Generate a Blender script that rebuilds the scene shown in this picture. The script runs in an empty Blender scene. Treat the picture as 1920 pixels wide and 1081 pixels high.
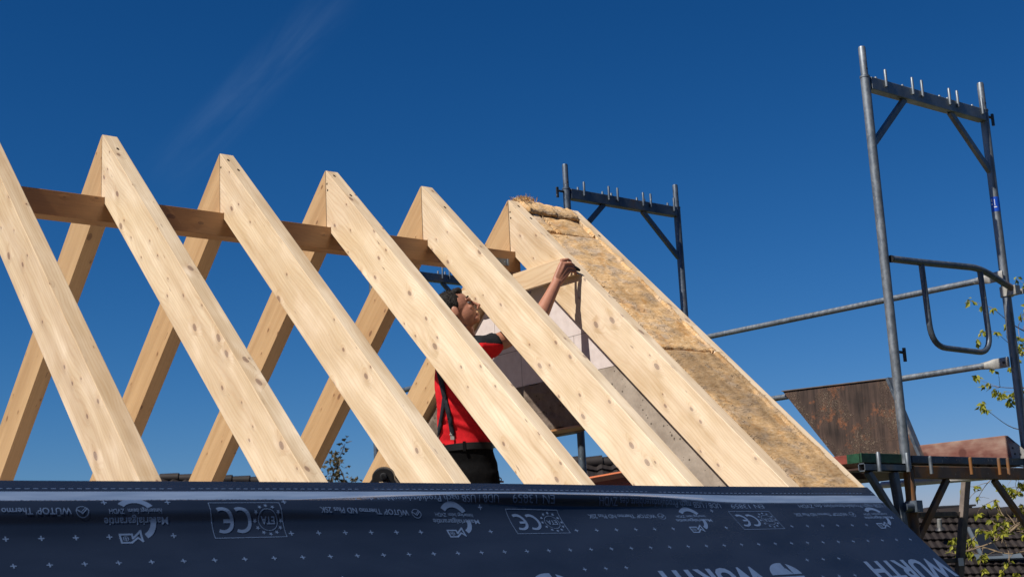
import bpy, bmesh, math, random
from math import sin, cos, pi, radians, sqrt, atan2
from mathutils import Vector, Matrix, noise
from mathutils.bvhtree import BVHTree
random.seed(7)
SC = bpy.context.scene
COL = SC.collection
V = Vector

# ------------------------------------------------------------------ camera
CAM = V((-1.885378, -6.510898, -2.315981))
RT = V((0.791043, -0.609831, -0.048551)); DN = V((0.088833, 0.193025, -0.977164)); FW = V((0.605276, 0.768666, 0.206865))
FPX = 2595.867
cd = bpy.data.cameras.new("camera"); cam = bpy.data.objects.new("camera", cd); COL.objects.link(cam)
cd.sensor_width = 36; cd.lens = FPX*36/1920; cd.clip_start = .05; cd.clip_end = 2000
cam.matrix_world = Matrix(((RT.x, -DN.x, -FW.x, CAM.x), (RT.y, -DN.y, -FW.y, CAM.y), (RT.z, -DN.z, -FW.z, CAM.z), (0, 0, 0, 1)))
SC.camera = cam
cd.dof.use_dof = True; cd.dof.focus_distance = 7.8; cd.dof.aperture_fstop = 7.1
def at(px, py, d):      # a point on the sight line through a pixel at depth d (metres)
    return CAM + d*(FW + RT*((px-960)/FPX) + DN*((py-540.5)/FPX))

# ------------------------------------------------------------------ light
EL, AZ = radians(50), radians(2.5)
SUN = V((-cos(EL)*cos(AZ), -cos(EL)*sin(AZ), sin(EL)))
w = bpy.data.worlds.new("World"); SC.world = w; w.use_nodes = True
nt = w.node_tree; N = nt.nodes; LK = nt.links
bg = N["Background"]
sky = N.new("ShaderNodeTexSky"); sky.sky_type = 'NISHITA'; sky.sun_disc = False
sky.sun_elevation = EL; sky.sun_rotation = atan2(SUN.x, SUN.y)
sky.altitude = 300; sky.air_density = 1.0; sky.dust_density = 0.25; sky.ozone_density = 3.0
# polarised, deep blue sky: each channel of the sky texture gets its own contrast
WS = 0.085
sep = N.new("ShaderNodeSeparateColor"); LK.new(sky.outputs[0], sep.inputs[0]); gm = N.new("ShaderNodeCombineColor")
def mth0(op, a, b):
    n = N.new("ShaderNodeMath"); n.operation = op; LK.new(a, n.inputs[0]); n.inputs[1].default_value = b; return n.outputs[0]
for i, (ref, out_, pw) in enumerate(((.227, .042, 2.2), (.413, .206, 1.33), (.61, .511, 1.25))):
    LK.new(mth0('MULTIPLY', mth0('POWER', mth0('MULTIPLY', sep.outputs[i], WS/ref), pw), out_/WS/1.185), gm.inputs[i])
# thin cirrus wisp: a streak between two sky directions
tc = N.new("ShaderNodeTexCoord")
A = V((0.4699, 0.7863, 0.4013)); B = V((0.3925, 0.8709, 0.2957))
ax = (B-A).normalized(); mid = ((A+B)/2).normalized(); pr_ = ax.cross(mid).normalized()
def dot(vec, x):
    n = N.new("ShaderNodeVectorMath"); n.operation = 'DOT_PRODUCT'; n.inputs[1].default_value = vec; LK.new(x, n.inputs[0]); return n.outputs['Value']
def mth(op, a, b=None, c=None, clamp=False):
    n = N.new("ShaderNodeMath"); n.operation = op; n.use_clamp = clamp
    for i, v in enumerate((a, b, c)):
        if v is None: continue
        if isinstance(v, (int, float)): n.inputs[i].default_value = v
        else: LK.new(v, n.inputs[i])
    return n.outputs[0]
g = tc.outputs['Generated']
da = mth('SUBTRACT', dot(ax, g), ax.dot(mid)); dp = dot(pr_, g)
cmb = N.new("ShaderNodeCombineXYZ"); LK.new(mth('MULTIPLY', da, 9), cmb.inputs[0]); LK.new(mth('MULTIPLY', dp, 60), cmb.inputs[1])
nz = N.new("ShaderNodeTexNoise"); nz.inputs['Scale'].default_value = 1; nz.inputs['Detail'].default_value = 5; nz.inputs['Roughness'].default_value = .6; nz.inputs['Distortion'].default_value = .6
LK.new(cmb.outputs[0], nz.inputs['Vector'])
ga = mth('SUBTRACT', 1, mth('POWER', mth('MULTIPLY', mth('ABSOLUTE', da), 1/.10), 3), clamp=True)
gp = mth('SUBTRACT', 1, mth('POWER', mth('MULTIPLY', dp, 1/.021), 2), clamp=True)
mk = mth('MULTIPLY', mth('MULTIPLY', ga, mth('POWER', gp, 1.6)), mth('MULTIPLY', mth('SUBTRACT', nz.outputs['Fac'], .34, clamp=True), .24))
mx = N.new("ShaderNodeMixRGB"); LK.new(mk, mx.inputs[0]); LK.new(gm.outputs[0], mx.inputs[1]); mx.inputs[2].default_value = (2.7, 4.0, 5.8, 1)
LK.new(mx.outputs[0], bg.inputs['Color']); bg.inputs['Strength'].default_value = 0.085
sd = bpy.data.lights.new("sun", 'SUN'); sd.energy = 5.0; sd.angle = radians(.5); sd.color = (1, .94, .85)
so = bpy.data.objects.new("sun", sd); COL.objects.link(so)
so.rotation_euler = (-SUN).to_track_quat('-Z', 'Y').to_euler()
SC.view_settings.view_transform = 'Standard'; SC.view_settings.look = 'None'; SC.view_settings.gamma = 1
SC.view_settings.exposure = 0.30; SC.view_settings.use_curve_mapping = False

# ------------------------------------------------------------------ materials
class Mat:
    def __init__(s, name, rough=.6, metal=0, spec=.5):
        s.m = bpy.data.materials.new(name); s.m.use_nodes = True
        s.t = s.m.node_tree; s.N = s.t.nodes; s.b = s.N["Principled BSDF"]
        s.b.inputs['Roughness'].default_value = rough; s.b.inputs['Metallic'].default_value = metal; s.b.inputs['Specular IOR Level'].default_value = spec
        tcn = s.N.new("ShaderNodeTexCoord"); s.obj = tcn.outputs['Object']
    def link(s, a, b): s.t.links.new(a, b)
    def math(s, op, a, b=None, c=None, clamp=False):
        n = s.N.new("ShaderNodeMath"); n.operation = op; n.use_clamp = clamp
        for i, v in enumerate((a, b, c)):
            if v is None: continue
            if isinstance(v, (int, float)): n.inputs[i].default_value = v
            else: s.link(v, n.inputs[i])
        return n.outputs[0]
    def offs(s):        # object coordinates shifted by a random amount per object
        oi = s.N.new("ShaderNodeObjectInfo"); c = s.N.new("ShaderNodeCombineXYZ")
        for i, k in enumerate((37., 91., 53.)): s.link(s.math('MULTIPLY', oi.outputs['Random'], k), c.inputs[i])
        a = s.N.new("ShaderNodeVectorMath"); a.operation = 'ADD'; s.link(s.obj, a.inputs[0]); s.link(c.outputs[0], a.inputs[1])
        s.rand = oi.outputs['Random']; return a.outputs[0]
    def scale(s, vec, sc):
        n = s.N.new("ShaderNodeVectorMath"); n.operation = 'MULTIPLY'; s.link(vec, n.inputs[0]); n.inputs[1].default_value = sc; return n.outputs[0]
    def noise(s, vec, sc=1, det=3, rough=.5, dist=0):
        n = s.N.new("ShaderNodeTexNoise"); n.inputs['Scale'].default_value = sc; n.inputs['Detail'].default_value = det
        n.inputs['Roughness'].default_value = rough; n.inputs['Distortion'].default_value = dist; s.link(vec, n.inputs['Vector']); return n.outputs['Fac']
    def ramp(s, fac, stops):
        n = s.N.new("ShaderNodeValToRGB"); e = n.color_ramp.elements
        while len(e) < len(stops): e.new(.5)
        for i, (p, c) in enumerate(stops): e[i].position = p; e[i].color = (*c, 1) if len(c) == 3 else c
        s.link(fac, n.inputs[0]); return n.outputs[0]
    def mix(s, fac, a, b, mode='MIX'):
        n = s.N.new("ShaderNodeMixRGB"); n.blend_type = mode
        for i, v in enumerate((fac, a, b)):
            if isinstance(v, (int, float)): n.inputs[i].default_value = v
            elif isinstance(v, tuple): n.inputs[i].default_value = (*v, 1)
            else: s.link(v, n.inputs[i])
        return n.outputs[0]
    def mr(s, v, a, b, c=0, d=1):
        n = s.N.new("ShaderNodeMapRange"); s.link(v, n.inputs[0])
        for i, x in enumerate((a, b, c, d)): n.inputs[i+1].default_value = x
        return n.outputs[0]
    def col(s, c):
        if isinstance(c, tuple): s.b.inputs['Base Color'].default_value = (*c, 1)
        else: s.link(c, s.b.inputs['Base Color'])
    def bump(s, h, st=.3, d=.01):
        n = s.N.new("ShaderNodeBump"); n.inputs['Strength'].default_value = st; n.inputs['Distance'].default_value = d
        s.link(h, n.inputs['Height']); s.link(n.outputs[0], s.b.inputs['Normal'])

def wood(name, ca, cb, knots=1.0, gloss=.50, tint=.0):
    m = Mat(name, gloss, 0, .5)
    p = m.offs()
    wob = m.noise(m.scale(p, (1.6, 5, 5)), 1, 2)
    # knots: cells on the face (length x face width), the side faces and the edges apart
    tcn = m.N.new("ShaderNodeTexCoord"); ns = m.N.new("ShaderNodeSeparateXYZ"); m.link(tcn.outputs['Normal'], ns.inputs[0])
    side = m.math('GREATER_THAN', m.math('ABSOLUTE', ns.outputs[1]), .5)
    sx = m.N.new("ShaderNodeSeparateXYZ"); m.link(p, sx.inputs[0])
    vv = m.math('ADD', m.math('MULTIPLY', side, sx.outputs[2]), m.math('MULTIPLY', m.math('SUBTRACT', 1, side), m.math('ADD', sx.outputs[1], 17.3)))
    kc_ = m.N.new("ShaderNodeCombineXYZ"); m.link(m.math('MULTIPLY', sx.outputs[0], 5.6), kc_.inputs[0]); m.link(m.math('MULTIPLY', vv, 10.5), kc_.inputs[1])
    nv = m.N.new("ShaderNodeTexNoise"); nv.inputs['Scale'].default_value = 14; m.link(p, nv.inputs['Vector'])
    dv = m.N.new("ShaderNodeVectorMath"); dv.operation = 'MULTIPLY_ADD'; m.link(nv.outputs['Color'], dv.inputs[0]); dv.inputs[1].default_value = (.09, .09, 0); m.link(kc_.outputs[0], dv.inputs[2])
    vo = m.N.new("ShaderNodeTexVoronoi"); vo.voronoi_dimensions = '2D'; vo.inputs['Scale'].default_value = 1; m.link(dv.outputs[0], vo.inputs['Vector'])
    sp = m.N.new("ShaderNodeSeparateColor"); m.link(vo.outputs['Color'], sp.inputs[0])
    on = m.math('GREATER_THAN', sp.outputs[0], m.mr(m.rand, 0, 1, 1-.25*knots, 1-.58*knots))
    kd = m.math('DIVIDE', vo.outputs['Distance'], m.mr(m.math('POWER', sp.outputs[1], 2), 0, 1, .34, 1.2))
    core = m.math('MULTIPLY', m.mr(kd, .095, .06), on)
    ring = m.math('MULTIPLY', m.math('MULTIPLY', m.mr(kd, .07, .095), m.mr(kd, .125, .10)), on)
    halo = m.math('MULTIPLY', m.mr(kd, .46, .08), on)
    df = m.N.new("ShaderNodeVectorMath"); df.operation = 'SUBTRACT'; m.link(dv.outputs[0], df.inputs[0]); m.link(vo.outputs['Position'], df.inputs[1])
    dfs = m.N.new("ShaderNodeSeparateXYZ"); m.link(df.outputs[0], dfs.inputs[0])
    swirl = m.math('MULTIPLY', m.math('MULTIPLY', m.math('MULTIPLY', dfs.outputs[0], dfs.outputs[1]), halo), -6)
    # growth rings bending round knots
    rr = m.math('ADD', m.math('MULTIPLY', sx.outputs[1], 62), m.math('MULTIPLY', sx.outputs[2], 41))
    rr = m.math('ADD', rr, m.math('MULTIPLY', wob, 7)); rr = m.math('ADD', rr, m.math('MULTIPLY', halo, 2.2))
    gr = m.math('POWER', m.math('ADD', m.math('MULTIPLY', m.math('SINE', m.math('MULTIPLY', rr, 8.5)), .5), .5), 3)
    fine = m.noise(m.scale(p, (2.2, 130, 130)), 1, 3, .6)
    broad = m.noise(m.scale(p, (.8, 16, 16)), 1, 3, .55)
    c = m.ramp(m.math('ADD', m.math('MULTIPLY', broad, .7), m.math('MULTIPLY', fine, .3)), [(.36, ca), (.64, cb)])
    c = m.mix(m.math('MULTIPLY', gr, .26), c, (.46, .25, .10))
    c = m.mix(m.math('MULTIPLY', m.math('POWER', halo, 2), .36), c, (.38, .19, .075))
    c = m.mix(m.math('MULTIPLY', ring, .8), c, (.09, .038, .016))
    c = m.mix(m.math('MULTIPLY', core, .78), c, (.17, .078, .032))
    c = m.mix(1, c, m.ramp(m.math('FRACT', m.math('MULTIPLY', m.rand, 7.3)), [(0, (.86, .81, .74)), (.5, (.97, .96, .94)), (1, (1, 1, 1))]), 'MULTIPLY')
    # small resin flecks and checks
    fl = m.noise(m.scale(p, (9, 60, 60)), 1, 2, .5); c = m.mix(m.mr(fl, .73, .78, 0, .7), c, (.14, .06, .025))
    # finger-jointed lengths differ a little in tone
    sj = m.math('FLOOR', m.math('MULTIPLY', m.math('ADD', sx.outputs[0], m.math('MULTIPLY', wob, .004)), .62)); wn = m.N.new("ShaderNodeTexWhiteNoise"); wn.noise_dimensions = '1D'; m.link(sj, wn.inputs['W'])
    c = m.mix(m.mr(wn.outputs['Value'], 0, 1, 0, .30), c, (.90, .80, .66), 'MULTIPLY')
    dirt = m.noise(m.scale(p, (5, 16, 16)), 1, 5, .7); c = m.mix(m.mr(dirt, .60, .78, 0, .25), c, (.30, .19, .10))
    m.col(c)
    m.link(m.mr(broad, .3, .7, gloss-.05, gloss+.08), m.b.inputs['Roughness'])
    # sheen of planed fibres: anisotropic gloss across the grain, wavering with it
    tn = m.N.new("ShaderNodeTexNoise"); tn.inputs['Scale'].default_value = 1; tn.inputs['Detail'].default_value = 2; m.link(m.scale(p, (4, 9, 9)), tn.inputs['Vector'])
    tv = m.N.new("ShaderNodeVectorMath"); tv.operation = 'MULTIPLY_ADD'; m.link(tn.outputs['Color'], tv.inputs[0]); tv.inputs[1].default_value = (0, .70, .70); tv.inputs[2].default_value = (1, -.35, -.35)
    sc3 = m.N.new('ShaderNodeCombineXYZ'); m.link(m.math('MULTIPLY', swirl, m.math('SUBTRACT', 1, side)), sc3.inputs[1]); m.link(m.math('MULTIPLY', swirl, side), sc3.inputs[2])
    ad = m.N.new('ShaderNodeVectorMath'); ad.operation = 'ADD'; m.link(tv.outputs[0], ad.inputs[0]); m.link(sc3.outputs[0], ad.inputs[1])
    vt = m.N.new("ShaderNodeVectorTransform"); vt.vector_type = 'VECTOR'; vt.convert_from = 'OBJECT'; vt.convert_to = 'WORLD'; m.link(ad.outputs[0], vt.inputs[0])
    m.link(vt.outputs[0], m.b.inputs['Tangent']); m.b.inputs['Anisotropic'].default_value = .85; m.b.inputs['Anisotropic Rotation'].default_value = .25
    m.b.inputs['Specular IOR Level'].default_value = 1.0
    hgt = m.math('ADD', m.math('MULTIPLY', m.noise(m.scale(p, (4.5, 9, 9)), 1, 2), 1.0), m.math('ADD', m.math('MULTIPLY', fine, .05), m.math('MULTIPLY', halo, .45)))
    m.bump(hgt, .35, .010)
    return m.m
M = {}
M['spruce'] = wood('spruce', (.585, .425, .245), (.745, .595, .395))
M['spruce_dark'] = wood('spruce_brown', (.33, .165, .062), (.43, .23, .095), 1)  # darker brown spruce for the purlin and the lintel board
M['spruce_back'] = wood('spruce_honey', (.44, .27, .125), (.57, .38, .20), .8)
M['spruce_white'] = wood('spruce_planed', (.66, .50, .33), (.78, .63, .44), .25)

def steel(name, c1=(.12, .14, .16), c2=(.24, .265, .29), metal=.6, rough=.5, rust=None, rl=.6):
    m = Mat(name, rough, metal)
    p = m.offs()
    n1 = m.noise(m.scale(p, (35, 35, 22)), 1, 4, .65); n2 = m.noise(m.scale(p, (9, 9, 5)), 1, 3)
    c = m.ramp(m.math('ADD', m.math('MULTIPLY', n1, .5), m.math('MULTIPLY', n2, .5)), [(.36, c1), (.64, c2)])
    sp = m.noise(m.scale(p, (60, 60, 40)), 1, 2); c = m.mix(m.mr(sp, .66, .72, 0, .6), c, (.34, .34, .32))
    if rust:
        r = m.mr(n2, rl-.08, rl+.08); c = m.mix(r, c, rust); m.link(m.math('MULTIPLY', m.math('SUBTRACT', 1, r), metal), m.b.inputs['Metallic'])
    m.col(c); m.link(m.mr(n1, .3, .7, rough-.1, rough+.15), m.b.inputs['Roughness']); m.bump(n1, .15, .004)
    return m.m
M['galv'] = steel('galvanised_steel')
M['galv_blue'] = steel('dull_galvanised_steel', (.06, .08, .105), (.13, .16, .20), .5, .5, (.16, .10, .06), .66)
M['rusty'] = steel('rusty_steel', (.10, .07, .055), (.17, .12, .09), .3, .65, (.21, .085, .02), .52)
M['alu'] = steel('cast_aluminium', (.24, .235, .22), (.38, .37, .34), .4, .55)
M['white_tube'] = steel('pale_tube', (.5, .49, .5), (.66, .64, .65), .2, .5)
M['black_iron'] = steel('black_iron', (.02, .02, .022), (.05, .05, .052), .4, .5)
M['deck_blue'] = steel('deck_steel', (.035, .055, .075), (.07, .10, .13), .4, .5)

def simple(name, c, rough=.6, var=.25, sc=20, metal=0, bump=.1, spec=.4):
    m = Mat(name, rough, metal, spec); p = m.offs(); n = m.noise(p, sc, 4, .6)
    c1 = tuple(x*(1-var) for x in c); c2 = tuple(min(1, x*(1+var)) for x in c)
    m.col(m.ramp(n, [(.3, c1), (.7, c2)])); m.bump(n, bump, .01); return m.m
M['skin'] = simple('skin', (.38, .167, .102), .5, .12, 30, 0, .04)
M['hair'] = simple('dark_hair', (.010, .007, .0055), .7, .4, 90, 0, .5, .25)
M['red'] = simple('red_cotton', (.56, .012, .018), .85, .12, 60, 0, .12, .15)
M['black_cloth'] = simple('black_cotton', (.008, .009, .012), .85, .3, 60, 0, .12, .2)
M['trouser'] = simple('black_work_trousers', (.0045, .0045, .005), .9, .3, 50, 0, .15, .08)
M['leather'] = simple('black_leather', (.005, .005, .005), .5, .3, 40, 0, .1, .25)
M['strap'] = simple('navy_webbing', (.006, .008, .015), .75, .3, 90)
M['black_plastic'] = simple('black_plastic', (.018, .017, .017), .45, .3, 30)
M['hole'] = simple('dark_hole', (.03, .015, .008), .9)
M['eye'] = simple('eye_white', (.14, .11, .10), .3, .05)
M['green_paint'] = simple('green_paint', (.012, .055, .028), .55, .5, 25)
M['sticker'] = simple('blue_sticker', (.008, .07, .46), .4, .08, 20)
M['sticker_white'] = simple('white_print', (.6, .65, .7), .4, .05)
M['orange'] = simple('orange_paint', (.62, .17, .05), .6, .15, 8)
M['grey_sheet'] = simple('grey_metal_sheet', (.09, .11, .13), .5, .15, 3)
M['glass'] = simple('skylight_glass', (.012, .014, .018), .3, .1, 3, 0, .0)
M['dark_frame'] = simple('dark_window_frame', (.03, .03, .033), .4, .2, 5)
M['ground'] = simple('ground_earth', (.10, .11, .05), .95, .5, .6)
M['bark'] = simple('bark', (.20, .145, .09), .9, .35, 30, 0, .5)
M['bark_dark'] = simple('dark_bark', (.05, .038, .028), .9, .35, 6, 0, .5)
def leaf(name, a, b):
    m = Mat(name, .55, 0, .3); oi = m.N.new("ShaderNodeNewGeometry")
    m.col(m.ramp(oi.outputs['Random Per Island'], [(0, a), (1, b)]))
    m.b.inputs['Subsurface Weight'].default_value = 0
    tr = m.N.new("ShaderNodeBsdfTranslucent"); mxs = m.N.new("ShaderNodeMixShader"); mxs.inputs[0].default_value = .3
    m.link(m.ramp(oi.outputs['Random Per Island'], [(0, a), (1, b)]), tr.inputs[0])
    out = m.N["Material Output"]; m.link(m.b.outputs[0], mxs.inputs[1]); m.link(tr.outputs[0], mxs.inputs[2]); m.link(mxs.outputs[0], out.inputs[0])
    return m.m
M['leaf_spring'] = leaf('spring_leaf', (.15, .17, .015), (.34, .33, .035))
M['leaf_brown'] = leaf('bronze_leaf', (.055, .045, .02), (.13, .10, .045))
M['leaf_green'] = leaf('green_leaf', (.035, .065, .015), (.085, .13, .03))

def membrane_mat():
    m = Mat('navy_membrane', .30, 0, .38); n = m.noise(m.scale(m.obj, (3, 8, 8)), 1, 3)
    m.col(m.ramp(n, [(.3, (.0098, .0158, .031)), (.7, (.013, .0205, .040))]))
    n2 = m.noise(m.obj, 500, 2); m.bump(m.math('ADD', m.math('MULTIPLY', n, .4), m.math('MULTIPLY', n2, .02)), .25, .008)
    m.link(m.mr(n, .3, .7, .22, .32), m.b.inputs['Roughness']); return m.m
M['membrane'] = membrane_mat()
M['print'] = simple('pale_blue_print', (.07, .113, .21), .5, .1, 30, 0, 0)
def band_mat():
    m = Mat('adhesive_band', .22, 0, .5); n = m.noise(m.scale(m.obj, (4, 40, 40)), 1, 4)
    m.col(m.ramp(n, [(.3, (.10, .15, .25)), (.7, (.165, .225, .34))])); m.bump(n, .12, .004); return m.m
M['band'] = band_mat()

def wool_mat(name='mineral_wool', shade=0.):
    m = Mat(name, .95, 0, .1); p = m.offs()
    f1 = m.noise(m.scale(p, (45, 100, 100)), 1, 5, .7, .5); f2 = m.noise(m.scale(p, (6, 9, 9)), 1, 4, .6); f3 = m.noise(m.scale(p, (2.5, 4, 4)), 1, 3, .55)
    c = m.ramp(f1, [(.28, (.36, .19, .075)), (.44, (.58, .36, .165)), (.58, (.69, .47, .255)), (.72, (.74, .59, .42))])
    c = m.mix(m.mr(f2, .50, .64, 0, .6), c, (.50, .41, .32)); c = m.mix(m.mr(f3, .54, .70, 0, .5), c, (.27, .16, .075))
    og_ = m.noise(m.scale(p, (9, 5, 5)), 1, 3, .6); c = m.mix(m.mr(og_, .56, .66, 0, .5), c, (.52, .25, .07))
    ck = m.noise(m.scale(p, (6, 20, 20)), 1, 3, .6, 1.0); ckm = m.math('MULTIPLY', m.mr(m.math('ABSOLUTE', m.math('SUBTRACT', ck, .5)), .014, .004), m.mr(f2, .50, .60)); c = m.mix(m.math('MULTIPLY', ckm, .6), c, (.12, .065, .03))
    if shade: c = m.mix(m.mr(m.noise(m.scale(p, (5, 3, 3)), 1, 3), .36, .62, shade*.3, shade), c, (.15, .10, .06))  # cast shadow mixed into the wool colour as uneven dark brown
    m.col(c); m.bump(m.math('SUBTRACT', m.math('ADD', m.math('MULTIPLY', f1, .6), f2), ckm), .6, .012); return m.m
M['wool'] = wool_mat()
M['wool_tuft'] = simple('yellow_wool_fibre', (.68, .47, .22), .9, .25, 60)
M['wool_shaded'] = wool_mat('shaded_mineral_wool', .6)  # darker copy for the lowest batt, its soft shadow put into the colour
def stone(name, a, b, pores=True, sc=9, line=None):
    m = Mat(name, .9, 0, .2); p = m.obj
    n = m.noise(p, sc, 5, .65); c = m.ramp(n, [(.32, a), (.68, b)])
    h = n
    if pores:
        vo = m.N.new("ShaderNodeTexVoronoi"); vo.inputs['Scale'].default_value = 52; m.link(p, vo.inputs['Vector'])
        sp = m.N.new("ShaderNodeSeparateColor"); m.link(vo.outputs['Color'], sp.inputs[0])
        k = m.math('MULTIPLY', m.mr(m.math('DIVIDE', vo.outputs['Distance'], m.mr(sp.outputs[1], 0, 1, .3, 1.3)), .34, .24), m.math('GREATER_THAN', m.math('ADD', sp.outputs[0], m.math('MULTIPLY', n, .5)), 1.12))
        c = m.mix(m.math('MULTIPLY', k, .75), c, (.05, .04, .03)); h = m.math('SUBTRACT', n, k)
    m.col(c); m.bump(h, .5, .01); return m.m
M['concrete'] = stone('poured_concrete', (.25, .205, .165), (.39, .33, .27))
M['mortar'] = stone('rough_mortar', (.10, .075, .058), (.22, .17, .135), True, 7)
def block_mat():
    m = Mat('aerated_block', .9, 0, .2); p = m.obj; n = m.noise(p, 14, 4, .6)
    c = m.ramp(n, [(.3, (.53, .455, .43)), (.7, (.63, .56, .535))])
    br = m.N.new("ShaderNodeTexBrick"); br.inputs['Scale'].default_value = 1; br.inputs['Mortar Size'].default_value = .0025
    br.inputs['Brick Width'].default_value = .5; br.inputs['Row Height'].default_value = .25; br.inputs['Mortar Smooth'].default_value = .2
    sx = m.N.new("ShaderNodeSeparateXYZ"); m.link(p, sx.inputs[0]); cb = m.N.new("ShaderNodeCombineXYZ"); m.link(sx.outputs[1], cb.inputs[0]); m.link(m.math('ADD', sx.outputs[2], .87), cb.inputs[1])
    m.link(cb.outputs[0], br.inputs['Vector'])
    c = m.mix(m.math('MULTIPLY', br.outputs['Fac'], .7), c, (.12, .10, .085)); m.col(c); m.bump(n, .15, .006); return m.m
M['block'] = block_mat()
def tile_mat():
    m = Mat('dark_roof_tile', .7, 0, .3); p = m.offs(); n = m.noise(p, 3, 5, .65); n2 = m.noise(p, .5, 3)
    c = m.ramp(m.math('ADD', m.math('MULTIPLY', n, .6), m.math('MULTIPLY', n2, .4)), [(.35, (.012, .0085, .0078)), (.65, (.028, .021, .019))]); m.col(c); m.bump(n, .2, .01); return m.m
M['tile'] = tile_mat()
def panel_mat():
    m = Mat('crusted_plywood', .85, 0, .25); p = m.offs()
    st = m.noise(m.scale(p, (3, 30, 2.5)), 1, 4, .6); n = m.noise(p, 14, 5, .7); b = m.noise(p, 5, 3)
    c = m.ramp(m.math('ADD', m.math('MULTIPLY', st, .5), m.math('MULTIPLY', b, .5)), [(.36, (.026, .019, .017)), (.52, (.072, .048, .039)), (.66, (.125, .075, .053))])
    c = m.mix(m.mr(m.noise(p, 9, 4, .7), .56, .68, 0, .8), c, (.26, .10, .045))
    cr = m.math('MULTIPLY', m.mr(b, .48, .62), m.mr(m.noise(p, 85, 4, .75), .50, .60))
    c = m.mix(m.math('MULTIPLY', cr, .7), c, (.30, .23, .17)); m.col(c)
    m.bump(m.math('ADD', m.math('MULTIPLY', st, .6), m.math('MULTIPLY', cr, 1.6)), .8, .012); return m.m
M['panel'] = panel_mat()
def redboard_mat():
    m = Mat('faded_red_board', .8, 0, .25); p = m.offs()
    n = m.noise(m.scale(p, (40, 4, 40)), 1, 4, .6); b = m.noise(m.scale(p, (6, 3, 6)), 1, 4, .6)
    c = m.ramp(b, [(.36, (.13, .04, .03)), (.52, (.27, .155, .12)), (.64, (.36, .26, .205))]); c = m.mix(m.mr(n, .4, .7, 0, .35), c, (.12, .05, .04))
    for kp in ((0, .17, .01), (0, -.10, .005)):
        ds = m.N.new("ShaderNodeVectorMath"); ds.operation = 'DISTANCE'; m.link(m.obj, ds.inputs[0]); ds.inputs[1].default_value = kp
        c = m.mix(m.mr(ds.outputs['Value'], .034, .022, 0, .85), c, (.03, .017, .013)); c = m.mix(m.mr(m.math('ADD', ds.outputs['Value'], m.math('MULTIPLY', b, .15)), .20, .10, 0, .55), c, (.15, .045, .035))
    m.col(c); m.bump(n, .3, .006); return m.m
M['redboard'] = redboard_mat()
M['redpaint'] = simple('brick_red_paint', (.22, .05, .035), .7, .3, 15)
M['brown_ply'] = simple('brown_plywood', (.055, .03, .022), .8, .35, 12)
M['grey_wood'] = simple('grey_wood', (.13, .105, .09), .85, .3, 18)
M['render_wall'] = simple('pale_render', (.5, .47, .42), .9, .08, 2)

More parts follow.
